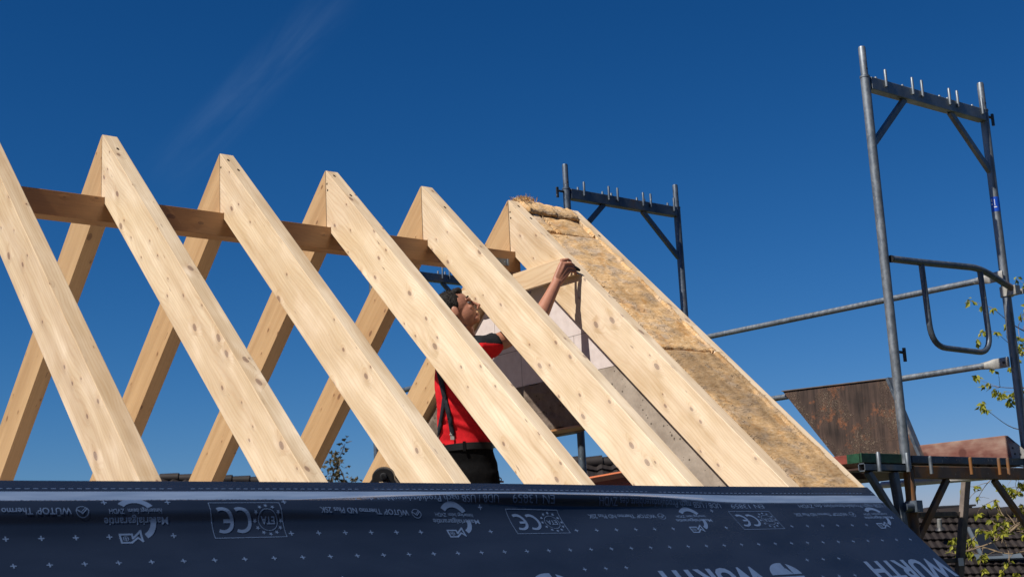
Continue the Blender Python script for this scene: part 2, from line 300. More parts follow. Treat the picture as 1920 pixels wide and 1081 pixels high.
# ------------------------------------------------------------------ mesh helpers
def link(name, me, mat, parent=None, smooth=False):
    o = bpy.data.objects.new(name, me); COL.objects.link(o)
    for m in (mat if isinstance(mat, (list, tuple)) else [mat]): me.materials.append(M[m] if isinstance(m, str) else m)
    if parent: o.parent = parent
    if smooth:
        for p in me.polygons: p.use_smooth = True
    return o
def tag(o, label=None, cat=None, group=None, kind=None):
    for k, v in (('label', label), ('category', cat), ('group', group), ('kind', kind)):
        if v: o[k] = v
    return o
def thing(name, loc, label, cat, group=None):
    o = bpy.data.objects.new(name, None); COL.objects.link(o); o.location = loc; o.empty_display_size = .1
    tag(o, label, cat, group); return o
class MB:       # mesh builder in world coordinates
    def __init__(s): s.v = []; s.f = []
    def add(s, vs, fs):
        n = len(s.v); s.v += [tuple(x) for x in vs]; s.f += [tuple(i+n for i in f) for f in fs]; return s
    def prism(s, poly, ext):
        n = len(poly); ext = V(ext); a = [V(p) for p in poly]
        return s.add(a+[p+ext for p in a], [tuple(range(n))[::-1], tuple(range(n, 2*n))]+[(i, (i+1) % n, n+(i+1) % n, n+i) for i in range(n)])
    def box(s, c, sx, sy, sz, X=(1, 0, 0), Y=(0, 1, 0), Z=(0, 0, 1)):
        c = V(c); X = V(X)*sx/2; Y = V(Y)*sy/2; Z = V(Z)*sz/2
        vs = [c+a*X+b*Y+d*Z for a in (-1, 1) for b in (-1, 1) for d in (-1, 1)]
        return s.add(vs, [(0, 1, 3, 2), (4, 6, 7, 5), (0, 4, 5, 1), (2, 3, 7, 6), (0, 2, 6, 4), (1, 5, 7, 3)])
    def bar(s, a, b, wd, h, up=(0, 0, 1)):
        a = V(a); b = V(b); d = (b-a); L = d.length; d.normalize(); y = V(up).cross(d).normalized(); z = d.cross(y)
        return s.box((a+b)/2, L, wd, h, d, y, z)
    def tube(s, pts, r, n=14, cap=True):
        pts = [V(p) for p in pts]; R = r if isinstance(r, (list, tuple)) else [r]*len(pts)
        base = len(s.v); up = None; N_ = len(pts)
        for i, p in enumerate(pts):
            t = (pts[min(i+1, N_-1)]-pts[max(i-1, 0)]).normalized()
            if up is None: up = t.orthogonal().normalized()
            else: up = (up-t*up.dot(t)).normalized()
            sd_ = t.cross(up)
            for k in range(n):
                a = 2*pi*k/n; s.v.append(tuple(p+(up*cos(a)+sd_*sin(a))*R[i]))
        for i in range(N_-1):
            for k in range(n):
                s.f.append((base+i*n+k, base+i*n+(k+1) % n, base+(i+1)*n+(k+1) % n, base+(i+1)*n+k))
        if cap: s.f.append(tuple(base+k for k in range(n))[::-1]); s.f.append(tuple(base+(N_-1)*n+k for k in range(n)))
        return s
    def pipe(s, a, b, r, wall=.003, n=16):  # tube with an open dark end at a
        s.tube([a, b], r, n); return s
    def ell(s, c, rx, ry, rz, X=(1, 0, 0), Y=(0, 1, 0), Z=(0, 0, 1), nu=20, nv=12):
        c = V(c); X = V(X); Y = V(Y); Z = V(Z); vs = [c-Z*rz]; fs = []
        for j in range(1, nv):
            th = -pi/2+pi*j/nv
            for i in range(nu): ph = 2*pi*i/nu; vs.append(c+X*rx*cos(th)*cos(ph)+Y*ry*cos(th)*sin(ph)+Z*rz*sin(th))
        vs.append(c+Z*rz); top = len(vs)-1
        for i in range(nu):
            fs.append((0, 1+(i+1) % nu, 1+i)); fs.append((top, top-nu+i, top-nu+(i+1) % nu))
        for j in range(nv-2):
            for i in range(nu): a = 1+j*nu+i; b = 1+j*nu+(i+1) % nu; fs.append((a, b, b+nu, a+nu))
        return s.add(vs, fs)
    def loft(s, rings, X, Y, n=28, p=2.0):      # rings: (centre, half size along X, half size along Y)
        X = V(X); Y = V(Y); base = len(s.v)
        for c, a, b in rings:
            for k in range(n):
                t = 2*pi*k/n; cx, sy = cos(t), sin(t)
                e = 2/p; s.v.append(tuple(V(c)+X*a*math.copysign(abs(cx)**e, cx)+Y*b*math.copysign(abs(sy)**e, sy)))
        for i in range(len(rings)-1):
            for k in range(n): s.f.append((base+i*n+k, base+i*n+(k+1) % n, base+(i+1)*n+(k+1) % n, base+(i+1)*n+k))
        s.f.append(tuple(base+k for k in range(n))[::-1]); s.f.append(tuple(base+(len(rings)-1)*n+k for k in range(n))); return s
    def mesh(s, name):
        me = bpy.data.meshes.new(name); me.from_pydata(s.v, [], s.f); me.update()
        bm = bmesh.new(); bm.from_mesh(me); bmesh.ops.recalc_face_normals(bm, faces=bm.faces); bm.to_mesh(me); bm.free(); return me
    def build(s, name, mat, parent=None, smooth=False, origin=None, bevel=0):
        me = s.mesh(name)
        if bevel:
            bm = bmesh.new(); bm.from_mesh(me)
            ed = [e for e in bm.edges if len(e.link_faces) == 2 and e.calc_face_angle(0) > .5]
            bmesh.ops.bevel(bm, geom=ed, offset=bevel, segments=2, profile=.6, affect='EDGES'); bm.to_mesh(me); bm.free()
        o = link(name, me, mat, parent, smooth)
        if smooth and smooth != 'all':
            me.set_sharp_from_angle(angle=radians(40))
        pl = parent_loc(parent)
        org = V(origin) if origin is not None else pl
        me.transform(Matrix.Translation(-org)); o.location = org-pl
        return o
def parent_loc(p):
    if p is None: return V((0, 0, 0))
    return V(p.location)+parent_loc(p.parent)
def remesh(me, vox, smooth_it=0):
    o = bpy.data.objects.new('tmp', me); COL.objects.link(o)
    md = o.modifiers.new('r', 'REMESH'); md.mode = 'VOXEL'; md.voxel_size = vox
    if smooth_it:
        sm = o.modifiers.new('s', 'SMOOTH'); sm.factor = .5; sm.iterations = smooth_it
    dg = bpy.context.evaluated_depsgraph_get(); dg.update()
    r = bpy.data.meshes.new_from_object(o.evaluated_get(dg)); bpy.data.objects.remove(o); return r

# ------------------------------------------------------------------ roof frame constants (metres, ridge along X at the origin)
PF, PR = 0.755418, 0.724116
S, W, H = 0.648545, .08, .24287
PB, PZ, PH = .094, .3424, .128
FD = V((0, -cos(PF), -sin(PF))); NF = V((0, -sin(PF), cos(PF)))
BD = V((0, cos(PR), -sin(PR))); NB = V((0, sin(PR), cos(PR)))
def beam(name, org, x, z, poly, y0, y1, mat, parent=None, bevel=.003):
    """timber with its grain along local x; poly in local (x, z), extruded along local y"""
    x = V(x).normalized(); z = V(z).normalized(); y = z.cross(x)
    mb = MB(); mb.prism([(a, y0, b) for a, b in poly], (0, y1-y0, 0)); me = mb.mesh(name)
    bm = bmesh.new(); bm.from_mesh(me); bmesh.ops.bevel(bm, geom=list(bm.edges), offset=bevel, segments=2, profile=.6, affect='EDGES'); bm.to_mesh(me); bm.free()
    o = link(name, me, mat)
    mw = Matrix(((x.x, y.x, z.x, org[0]), (x.y, y.y, z.y, org[1]), (x.z, y.z, z.z, org[2]), (0, 0, 0, 1)))
    o.matrix_world = mw
    if parent: o.parent = parent; o.matrix_parent_inverse = parent.matrix_world.inverted()
    return o
def loc(yz, d, n):          # (Y, Z) of the cross-section -> local (x, z)
    p = V((0, yz[0], yz[1])); return (p.dot(d), p.dot(n))
LEN = 3.95
zf = lambda y: -H/cos(PF)+y*math.tan(PF)
zr = lambda y: -H/cos(PR)-y*math.tan(PR)
g_ = .003
front = [(-g_, -g_*math.tan(PF)), (-LEN*cos(PF), -LEN*sin(PF)), tuple((FD*LEN-NF*H).yz)]
seat = -PZ+.001
front += [(-PB/2-.001, zf(-PB/2)), (-PB/2-.001, seat), ((seat+H/cos(PF))/math.tan(PF)-.0005, seat), (-g_, zf(-g_))]
rear = [(g_, -g_*math.tan(PR)), (g_, zr(g_)), (-(seat+H/cos(PR))/math.tan(PR)+.0005, seat), (PB/2+.001, seat), (PB/2+.001, zr(PB/2)), tuple((BD*LEN-NB*H).yz), (LEN*cos(PR), -LEN*sin(PR))]
fpoly = [loc(q, FD, NF) for q in front]; rpoly = [loc(q, BD, NB) for q in rear]
XS = [k*S for k in range(6)]+[3.732]
FL = ['front rafter cut off by the left edge of the photo, no ridge visible', 'front rafter with the highest ridge tip, second from the left', 'front rafter with a knotty upper edge, third from the left',
      'front rafter whose lower half hides the worker\'s back and hip', 'front rafter crossing the worker\'s raised arm, in front of his sleeve',
      'front rafter just under the raised hand, bordering the mineral wool', 'outermost front rafter at the gable edge, beyond the mineral wool']
RL = [None, 'rear rafter leaving the photo at the left edge, under the highest ridge tip', 'rear rafter seen between the first two front rafters, second from left',
      'rear rafter reaching the membrane left of the treetops, third from left', 'rear rafter passing just left of the distant bronze treetop', 'rear rafter directly behind the worker\'s red shirt', 'outermost rear rafter at the gable, hidden behind the mineral wool']
front_proto = None
holes = {1: [(.10, .05)], 2: [(.05, .03), (.12, .055)], 3: [(.04, .04), (.19, .045)], 4: [(.17, .045)], 5: [(.05, .05), (.15, .055)], 6: [(.22, .045)], 0: []}
for k, x in enumerate(XS):
    o = beam('front_rafter', (x, 0, 0), FD, NF, fpoly, 0, W, 'spruce')
    tag(o, FL[k], 'rafter', 'front rafters')
    for t, y in holes[k]:
        mb = MB(); mb.tube([(t, y, -.004), (t, y, 0.0012)], .0085, 9); h_ = link('screw_hole', mb.mesh('screw_hole'), 'hole', o); h_.scale = (1.5, .8, 1)
    # nail holes on the side face near the tip
    if k in (2, 3, 5):
        for (a, b) in [(.07, -.05), (.10, -.075)][:1 if k == 2 else 2]:
            mb = MB(); mb.tube([(a, .004, b), (a, -.0012, b)], .006, 10); link('screw_hole', mb.mesh('screw_hole'), 'hole', o)
    if k == 0: continue
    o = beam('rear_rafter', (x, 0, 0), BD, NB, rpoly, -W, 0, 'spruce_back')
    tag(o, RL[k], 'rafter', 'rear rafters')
# ridge purlin
pur = beam('ridge_purlin', (-1.2, 0, -PZ-PH/2), (1, 0, 0), (0, 0, 1), [(0, -PH/2), (4.48, -PH/2), (4.48, PH/2), (0, PH/2)], -PB/2, PB/2, 'spruce_dark')
tag(pur, 'brown horizontal purlin running under the ridge through all rafters', 'beam')
mb = MB(); mb.box((3.13, -PB/2-.0025, -.418), .10, .005, .042); mb.box((3.178, -PB/2-.007, -.418), .01, .014, .042)
for dx in (-.03, 0, .028): mb.tube([(3.13+dx, -PB/2-.003, -.418), (3.13+dx, -PB/2-.009, -.418)], .006, 10)
s_ = mb.build('steel_strap', 'galv'); s_.parent = pur; s_.matrix_parent_inverse = pur.matrix_world.inverted()
# collar tie pressed against the side of the rafter under the hand
cx0, cx1 = 3.212, 3.2415
fr = lambda z: (z)/math.tan(PF)      # Y on the roof slope for a given z
cp = [(.545, -.545), (.545, -.52), (.50, -.487), (-.518, -.487), (-.645, -.608), (.34, -.608)]
col_ = beam('collar_tie', (cx1, 0, 0), (0, 1, 0), (0, 0, 1), [(y, z) for y, z in cp], 0, cx1-cx0, 'spruce_white', None, .002)
tag(col_, 'short pale timber held level against a rafter under the worker\'s hand', 'timber')

# ------------------------------------------------------------------ roofing membrane over the lower slope
SK = [2.815, 2.83, 2.86, 2.886, 2.92, 2.95, 2.965, 2.98, 3.0, 3.04, 3.08, 3.13, 3.23, 3.33, 3.5, 3.95]
DT = {-1.3: [.017, .021, .026, .030, .033, .034, .042, .058, .074, .069, .041, .025, .019, .019, .015, .01],
      .3: [.017, .021, .026, .030, .033, .034, .042, .058, .074, .069, .041, .025, .019, .019, .015, .01],
      1.4: [.015, .018, .023, .028, .034, .054, .074, .068, .045, .026, .018, .014, .012, .011, .01, .01],
      2.1: [.010, .012, .016, .020, .028, .050, .056, .044, .022, .012, .010, .009, .009, .009, .009, .009],
      2.8: [.008, .008, .009, .009, .010, .012, .013, .011, .009, .008, .008, .008, .008, .008, .008, .008],
      3.9: [.006, .006, .006, .006, .006, .006, .006, .006, .006, .006, .006, .006, .006, .006, .006, .006]}
UK = sorted(DT)
def cubic(xs, ys, x):
    if x <= xs[0]: return ys[0]
    if x >= xs[-1]: return ys[-1]
    i = max(j for j in range(len(xs)) if xs[j] <= x); i = min(i, len(xs)-2)
    sl = [(ys[j+1]-ys[j])/(xs[j+1]-xs[j]) for j in range(len(xs)-1)]
    def m(j):
        if j == 0: return sl[0]
        if j == len(xs)-1: return sl[-1]
        return 0 if sl[j-1]*sl[j] <= 0 else 2*sl[j-1]*sl[j]/(sl[j-1]+sl[j])
    hh = xs[i+1]-xs[i]; t = (x-xs[i])/hh
    return (2*t**3-3*t*t+1)*ys[i]+(t**3-2*t*t+t)*hh*m(i)+(-2*t**3+3*t*t)*ys[i+1]+(t**3-t*t)*hh*m(i+1)
COLS = {}
def delta(u, s):
    key = round(s, 4)
    if key not in COLS: COLS[key] = [cubic(SK, DT[k], s) for k in UK]
    return cubic(UK, COLS[key], u)+.0012*noise.noise(V((u*2.2, s*7, 1)))*min(1, (s-2.8)*8)
def mem(u, s, off=0.):
    p = V((u, 0, 0))+FD*s+NF*(delta(u, s))
    if off:
        e = .002; a = (V((u, 0, 0))+FD*(s+e)+NF*delta(u, s+e))-p; n = V((1, 0, 0)).cross(a).normalized()
        if n.dot(NF) < 0: n = -n
        p = p+n*off
    return p
U0, U1 = -1.3, 3.815
us = [U0+(U1-U0)*i/110 for i in range(111)]
ss = [2.834+.004*i for i in range(70)]+[3.116+.02*i for i in range(42)]
mb = MB(); mb.v = [tuple(mem(u, s)) for s in ss for u in us]; nu = len(us)
mb.f = [(j*nu+i, j*nu+i+1, (j+1)*nu+i+1, (j+1)*nu+i) for j in range(len(ss)-1) for i in range(nu-1)]
memo = thing('roofing_membrane', (1.2, -2.3, -2.2), 'dark navy printed underlay sheet stretched over the lower roof slope', 'membrane')
sh = mb.build('sheet', 'membrane', memo, 'all')
def strip(s0, s1, off, n=4, u0=U0+.001, u1=U1-.001):
    m2 = MB(); m2.v = [tuple(mem(u0+(u1-u0)*i/110, s0+(s1-s0)*j/n, off)) for j in range(n+1) for i in range(111)]
    m2.f = [(j*111+i, j*111+i+1, (j+1)*111+i+1, (j+1)*111+i) for j in range(n) for i in range(110)]; return m2
b_ = strip(2.902, 2.957, .0012, 10).build('adhesive_band', 'band', memo, 'all')
m2 = strip(2.9615, 2.9632, .0012, 1)
# dashes along the upper edge, in runs
du = U0+.02; i = 0
while du < U1-.02:
    if (i % 26) not in (23, 24): m2.add([mem(du, 2.884, .0012), mem(du+.016, 2.884, .0012), mem(du+.016, 2.8875, .0012), mem(du, 2.8875, .0012)], [(0, 1, 2, 3)])
    du += .028; i += 1
m2.build('dash_marking', 'print', memo)
class Print:        # flat shapes in (u, s), laid onto the sheet
    def __init__(s): s.bm = bmesh.new()
    def poly(s, pts):
        vs = [s.bm.verts.new((x, y, 0)) for x, y in pts]
        try: s.bm.faces.new(vs)
        except ValueError: pass
    def arc(s, cx, cy, r0, r1, a0, a1, n=24, sq=1):
        for i in range(n):
            a, b = radians(a0+(a1-a0)*i/n), radians(a0+(a1-a0)*(i+1)/n)
            s.poly([(cx+r0*cos(a), cy+sq*r0*sin(a)), (cx+r1*cos(a), cy+sq*r1*sin(a)), (cx+r1*cos(b), cy+sq*r1*sin(b)), (cx+r0*cos(b), cy+sq*r0*sin(b))])
    def line(s, pts, wd):
        for a, b in zip(pts, pts[1:]):
            a = V((*a, 0)); b = V((*b, 0)); n = (b-a).orthogonal(); d = (b-a).normalized(); n = V((-d.y, d.x, 0))*wd/2; e = d*wd/2
            s.poly([(a-n-e).xy, (b-n+e).xy, (b+n+e).xy, (a+n-e).xy])
    def text(s, txt, cx, cy, h, width=None, bold=0., align='c'):
        cu = bpy.data.curves.new('t', 'FONT'); cu.body = txt; cu.size = 1; cu.offset = bold; cu.resolution_u = 3
        o = bpy.data.objects.new('t', cu); COL.objects.link(o); dg = bpy.context.evaluated_depsgraph_get(); dg.update()
        me = bpy.data.meshes.new_from_object(o.evaluated_get(dg)); bpy.data.objects.remove(o)
        xs = [v.co.x for v in me.vertices]; w0, w1 = min(xs), max(xs); k = h/.70; kx = (width/(w1-w0)) if width else k
        bt = bmesh.new(); bt.from_mesh(me)
        vm = [s.bm.verts.new((cx+(v.co.x-(w0+w1)/2)*kx, cy+(v.co.y-.35)*k, 0)) for v in bt.verts]; bt.verts.index_update()
        for f in bt.faces:
            try: s.bm.faces.new([vm[v.index] for v in f.verts])
            except ValueError: pass
        bt.free(); bpy.data.meshes.remove(me)
    def put(s, name, uc, sc_, parent):      # rotated half a turn: reads from the ridge side
        bm = s.bm; bmesh.ops.triangulate(bm, faces=bm.faces)
        for _ in range(3):
            ed = [e for e in bm.edges if abs(e.verts[0].co.y-e.verts[1].co.y) > .009 or abs(e.verts[0].co.x-e.verts[1].co.x) > .06]
            if not ed: break
            bmesh.ops.subdivide_edges(bm, edges=ed, cuts=1); bmesh.ops.triangulate(bm, faces=bm.faces)
        gl = [v for v in bm.verts if not (U0+.002 < uc-v.co.x < U1-.002)]
        bmesh.ops.delete(bm, geom=gl, context='VERTS')
        me = bpy.data.meshes.new(name)
        for v in bm.verts: v.co = mem(uc-v.co.x, sc_+v.co.y, .0014)
        bm.to_mesh(me); bm.free(); o = link(name, me, 'print', parent); me.transform(Matrix.Translation(-parent_loc(parent))); return o
PER = 1.255
CS = [-.100+PER*i for i in range(4)]+[-.085-PER]
pc = Print()
rows = [(3.01, 'A'), (3.12, 'B'), (3.232, 'C'), (3.342, 'D'), (3.452, 'E'), (3.562, 'F')]
for s_r, nm in rows:
    for k in range(-13, 37):
        u = .0105+.1062*k
        ok = True
        for c in CS:
            r = u-c
            if nm in 'AB' and (-.085 < r < .085 or .215 < r < .53): ok = False
            if nm == 'A' and -.62 < r < -.13: ok = False
            if nm == 'A' and .54 < r < .60: ok = False
        for e in (1.27*j for j in range(-1, 4)):
            if nm in 'DEF' and (e-.64 < u < e+.30): ok = False
        if ok:
            a = .0095; b = .0021
            pc.poly([(-u-a, s_r-b), (-u+a, s_r-b), (-u+a, s_r+b), (-u-a, s_r+b)]); pc.poly([(-u-b, s_r+b), (-u+b, s_r+b), (-u+b, s_r+a), (-u-b, s_r+a)]); pc.poly([(-u-b, s_r-a), (-u+b, s_r-a), (-u+b, s_r-b), (-u-b, s_r-b)])
pc.put('cross_marking', 0, 0, memo)['kind'] = 'stuff'
for c in CS:
    p = Print(); p.text('UDB / USB nach Produktdatenblatt des ZVDH', 0, 0, .024, .73); p.put('lettering', c-.14, 2.982, memo)
    p = Print(); p.text('EN 13859', 0, 0, .024, .215); p.put('lettering', c+.40, 2.982, memo)
    p = Print(); p.text('WÜTOP\' Thermo ND Plus 2SK', 0, 0, .021, .375, .012); p.put('lettering', c-.40, 3.041, memo)
    p = Print(); p.arc(0, 0, .0185, .021, 0, 360, 30, .85); p.line([(-.016, -.008), (.0, .007), (.016, -.004)], .003); p.line([(-.012, -.012), (.004, .003)], .002); p.put('emblem', c-.178, 3.043, memo)
    # material guarantee emblem
    p = Print(); p.text('Materialgarantie', 0, .006, .020, .212, .012); p.text('hinterlegt beim  ZVDH', 0, -.021, .0155, .175, .006)
    p.arc(0, -.010, .046, .068, 208, 322, 22, .92)
    p.arc(.0, .0, .048, .066, 115, 180, 16, 1.05)
    p.line([(-.008, .036), (.022, .062), (.022, .047), (.062, .047), (.062, .080), (.030, .080), (.005, .060), (-.008, .075), (-.008, .036)], .0065)
    p.arc(.045, .063, .008, .0098, 0, 360, 16); p.line([(.038, .063), (.052, .063)], .002); p.line([(.045, .056), (.045, .070)], .002)
    p.put('emblem', c-.005, 3.065, memo)
    # certification box
    p = Print(); p.line([(-.131, -.060), (.131, -.060), (.131, .060), (-.131, .060), (-.131, -.060)], .0024)
    p.arc(.027, 0, .029, .041, 62, 298, 22); p.arc(.092, 0, .029, .041, 62, 298, 22); p.line([(.058, 0), (.083, 0)], .011)
    p.arc(-.075, 0, .034, .0362, 0, 360, 34, .95); p.text('ETA', -.075, 0, .023, .05, .01)
    for k in range(12):
        a = radians(30*k); q = (-.075+.0485*cos(a), .0465*sin(a)); st = []
        for j in range(10):
            r = .0085 if j % 2 == 0 else .0036; b = pi/2+pi*j/5; st.append((q[0]+r*cos(b), q[1]+r*sin(b)))
        for j in range(0, 10, 2): p.poly([st[j-1], st[j], st[(j+1) % 10]])
        p.poly([st[j] for j in (1, 3, 5, 7, 9)])
    p.put('certification_mark', c+.383, 3.074, memo)
    p = Print(); p.text('30' if c < .5 else '10', 0, 0, .012, .022); p.put('lettering', c+.0, 2.968, memo)
for e in (1.27*j for j in range(0, 4)):
    p = Print(); p.text('WÜRTH', 0, 0, .118, .575, .035); p.put('lettering', e-.29, 3.433, memo)
    p = Print()     # round emblem: two halves with a slanting notch
    R_ = .092
    for k in range(0, 180, 4):
        for sg, yo in ((-1, 0), (1, .012)):
            a, b = radians(k), radians(k+4); am = cos((a+b)/2)
            rr_ = .55 if (.18 < am*sg < .42) else 1.0
            p.poly([(R_*cos(a), yo*sg), (R_*rr_*cos(a), sg*(yo+R_*.78*rr_*sin(a))), (R_*rr_*cos(b), sg*(yo+R_*.78*rr_*sin(b))), (R_*cos(b), yo*sg)])
    p.put('emblem', e+.135, 3.425, memo)

# ------------------------------------------------------------------ mineral wool between the two gable rafters
def batt(t0, t1, u0, u1, h0, amp, seed, label, wavy=.012, lip=0):
    nu_, nt_ = max(8, int((u1-u0)/.011)), max(6, int((t1-t0)/.011)); m3 = MB(); sd_ = V((seed*7.3, seed*3.1, seed))
    TH = .10
    for j in range(nt_+1):
        for i in range(nu_+1):
            u = u0+(u1-u0)*i/nu_; t = t0+(t1-t0)*j/nt_
            q = V((u, t, 0))+sd_
            tt = t; ed = min((t-t0), (t1-t))
            if j in (0, nt_): tt += wavy*1.6*noise.noise(V((u*14, seed, 2)))
            uu = u
            if i in (0, nu_): uu += (.006 if i == 0 else .020)*noise.noise(V((t*9, seed, 5)))
            q2 = V((q.x*.35, q.y, 0)); hh = h0+amp*noise.fractal(q*7, 1, 2, 3)*.7+amp*.35*noise.noise(q2*40)+amp*.2*noise.noise(q2*90)
            eu = min(u-u0, u1-u); hh -= (.010 if i < nu_/2 else .006)*max(0, 1-eu/.02)**2+.02*max(0, 1-ed/.018)**2
            if uu > UB: hh = max(hh, .0035+.003*noise.noise(q*60))
            m3.v.append(tuple(V((uu, 0, 0))+FD*tt+NF*hh))
    n1 = nu_+1
    m3.f = [(j*n1+i, j*n1+i+1, (j+1)*n1+i+1, (j+1)*n1+i) for j in range(nt_) for i in range(nu_)]
    # skirt down into the rafter bay
    rim = [i for i in range(n1)]+[j*n1+nu_ for j in range(1, nt_+1)]+[nt_*n1+i for i in range(nu_-1, -1, -1)]+[j*n1 for j in range(nt_-1, 0, -1)]
    b0 = len(m3.v); m3.v += [tuple(V((min(V(m3.v[i]).x, UB-.001), V(m3.v[i]).y, V(m3.v[i]).z))-NF*TH) for i in rim]
    m3.f += [(rim[k], rim[(k+1) % len(rim)], b0+(k+1) % len(rim), b0+k) for k in range(len(rim))]
    m3.f.append(tuple(b0+k for k in range(len(rim)))[::-1])
    # loose fibres
    for _ in range(int(70*(t1-t0)*(u1-u0)/.2)+30):
        if random.random() < .8: u = random.choice((u0+.005, u1-.005)); t = random.uniform(t0, t1)
        else: u = random.uniform(u0, u1); t = random.choice((t0, t1)) if random.random() < .55 else random.uniform(t0, t1)
        p0 = V((u, 0, 0))+FD*t+NF*(h0-.004); d = (NF*random.uniform(.2, 1)+FD*random.uniform(-1, 1)+V((random.uniform(-1, 1), 0, 0))).normalized()*random.uniform(.008, .028)
        sdw = d.cross(V((random.random(), random.random(), random.random()))).normalized()*random.uniform(.0006, .0025)
        m3.add([p0-sdw, p0+sdw, p0+d*.6+V((0, 0, .002))+sdw*.6, p0+d], [(0, 1, 2), (0, 2, 3)])
    o = m3.build('mineral_wool_batt', 'wool_shaded' if seed == 2 else 'wool', None, True, origin=V((u0, 0, 0))+FD*t0); me = o.data
    return tag(o, label, 'insulation', 'mineral wool batts between the gable rafters')
UA, UB = XS[5]+W+.004, XS[6]-.004
batt(.36, 1.618, UA, UB+.012, -.006, .012, 1, 'long yellow mineral wool batt in the middle of the gable rafter bay')
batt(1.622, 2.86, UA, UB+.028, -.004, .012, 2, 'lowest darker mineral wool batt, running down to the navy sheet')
batt(.085, .355, UA+.10, UB, -.012, .011, 3, 'short pale wool piece with torn lower edge, below the ridge roll', .03)
batt(.075, .345, UA, UA+.096, -.010, .010, 4, 'narrow wool strip beside the rafter tip, below the ridge roll', .02)
# ridge roll: a folded layer lying over the top, built as two pieces
def roll(u0, u1, seed, label, lift, amp):
    m3 = MB(); n = 26; prof = [(.16, -.20), (.15, -.15), (.10, -.085), (.05, -.03), (.0, .012), (-.04, -.006), (-.10, -.066), (-.104, -.090), (-.088, -.096), (-.02, -.07), (.08, -.2)]
    for i in range(n+1):
        u = u0+(u1-u0)*i/n
        for k, (y, z) in enumerate(prof):
            q = V((u*9, k*.7+seed*5, seed)); f = amp*noise.fractal(q*1.6, 1, 2, 3)
            yy = y-.012*noise.noise(V((u*11, seed, 3)))*(1 if k in (6, 7, 8) else .3); m3.v.append((u+(.01*noise.noise(q) if i in (0, n) else 0), yy, z+lift+f))
    m_ = len(prof)
    m3.f = [(i*m_+k, i*m_+(k+1) % m_, (i+1)*m_+(k+1) % m_, (i+1)*m_+k) for i in range(n) for k in range(m_)]
    m3.f += [tuple(range(m_))[::-1], tuple(n*m_+k for k in range(m_))]
    me = m3.mesh('roll'); bm = bmesh.new(); bm.from_mesh(me); bmesh.ops.subdivide_edges(bm, edges=[e for e in bm.edges if e.calc_length() > .02], cuts=2, use_grid_fill=True)
    for v in bm.verts: v.co += V((0, noise.noise(v.co*35), noise.noise(v.co*38+V((9, 0, 0)))))*.006
    bm.to_mesh(me); bm.free()
    o = link('mineral_wool_roll', me, 'wool', None, True)
    return tag(o, label, 'insulation', 'mineral wool laid over the ridge')
roll(UA, UA+.225, 1, 'folded wool layer over the ridge with tufted left end', -.004, .012)
roll(UA+.23, UB-.001, 2, 'flat wool layer over the ridge beside the outermost rafter', -.008, .008)
m3 = MB()
for _ in range(420):
    p0 = V((UA+random.gauss(.045, .035), random.uniform(-.05, .06), random.uniform(.0, .02))); p0.x = max(UA-.01, p0.x); d = V((random.gauss(-.2, .6), random.gauss(0, .5), abs(random.gauss(.5, .5)))).normalized()*random.uniform(.012, .036)
    sdw = d.cross(V((random.random(), random.random(), random.random()))).normalized()*random.uniform(.0007, .003)
    m3.add([p0-sdw, p0+sdw, p0+d*.6+V((random.uniform(-.006, .006), 0, 0)), p0+d], [(0, 1, 2), (0, 2, 3)])
tf = m3.build('mineral_wool_tuft', 'wool_tuft', None, False, origin=(UA+.05, 0, 0)); tag(tf, 'frayed tuft of yellow wool fibres standing up behind the last pale ridge tip', 'insulation')

# ------------------------------------------------------------------ gable wall under the wool
WX, WT = 3.285, .24
GO = .345
gz = lambda y: (math.tan(PF)*y if y < 0 else -math.tan(PR)*y)-GO
gw = thing('gable_wall', (WX, 0, -2.57), 'pale block gable wall with concrete band behind the worker', 'wall')
def prof(ys, zb): return [(WX, y, gz(y)) for y in ys]
zl, zb = -1.165, -1.455
yl = lambda z: (z+GO)/math.tan(PF); yr = lambda z: -(z+GO)/math.tan(PR)
mb = MB(); mb.prism([(WX, yl(zl), zl), (WX, -.13, gz(-.13)), (WX, -.13, -.62), (WX, .13, -.62), (WX, .13, gz(.13)), (WX, yr(zl), zl)], (WT, 0, 0))
mb.build('block_masonry', 'block', gw)
def rough(poly, name, mat, amp):
    me = MB().prism(poly, (WT, 0, 0)).mesh(name); bm = bmesh.new(); bm.from_mesh(me)
    bmesh.ops.triangulate(bm, faces=bm.faces)
    for _ in range(5):
        ed = [e for e in bm.edges if e.calc_length() > .05]
        if not ed: break
        bmesh.ops.subdivide_edges(bm, edges=ed, cuts=1); bmesh.ops.triangulate(bm, faces=bm.faces)
    for v in bm.verts:
        q = v.co; v.co = q+V((-abs(noise.fractal(q*8, 1, 2, 4))*amp, 0, noise.noise(q*11)*amp*.8))
    bm.to_mesh(me); bm.free(); o = link(name, me, mat, gw); me.transform(Matrix.Translation(-gw.location)); return o
rough([(WX+.002, -.62, zl-.006), (WX+.002, yr(zl)-.01, zl-.006), (WX+.002, yr(zb)-.01, zb), (WX+.002, -.62, zb)], 'lintel', 'mortar', .018)
mb = MB(); mb.prism([(WX-.004, -.625, zl-.004), (WX-.004, yl(zl), zl-.004), (WX-.004, yl(-2.57), -2.57), (WX-.004, -.95, -2.57), (WX-.004, -.95, zb), (WX-.004, -.625, zb)], (WT, 0, 0))
mb.build('ring_beam', 'concrete', gw)
mb = MB(); mb.prism([(WX-.004, yr(zb)+.03, zb), (WX-.004, yr(-2.57)-.3, -2.57), (WX-.004, yr(-2.57), -2.57), (WX-.004, yr(zb)+.04, zb)], (WT, 0, 0))
mb.build('ring_beam', 'concrete', gw)
mb = MB(); mb.box((WX+.05, -.45, zb-.008), .12, .55, .012); mb.build('lintel_board', 'spruce_dark', gw)
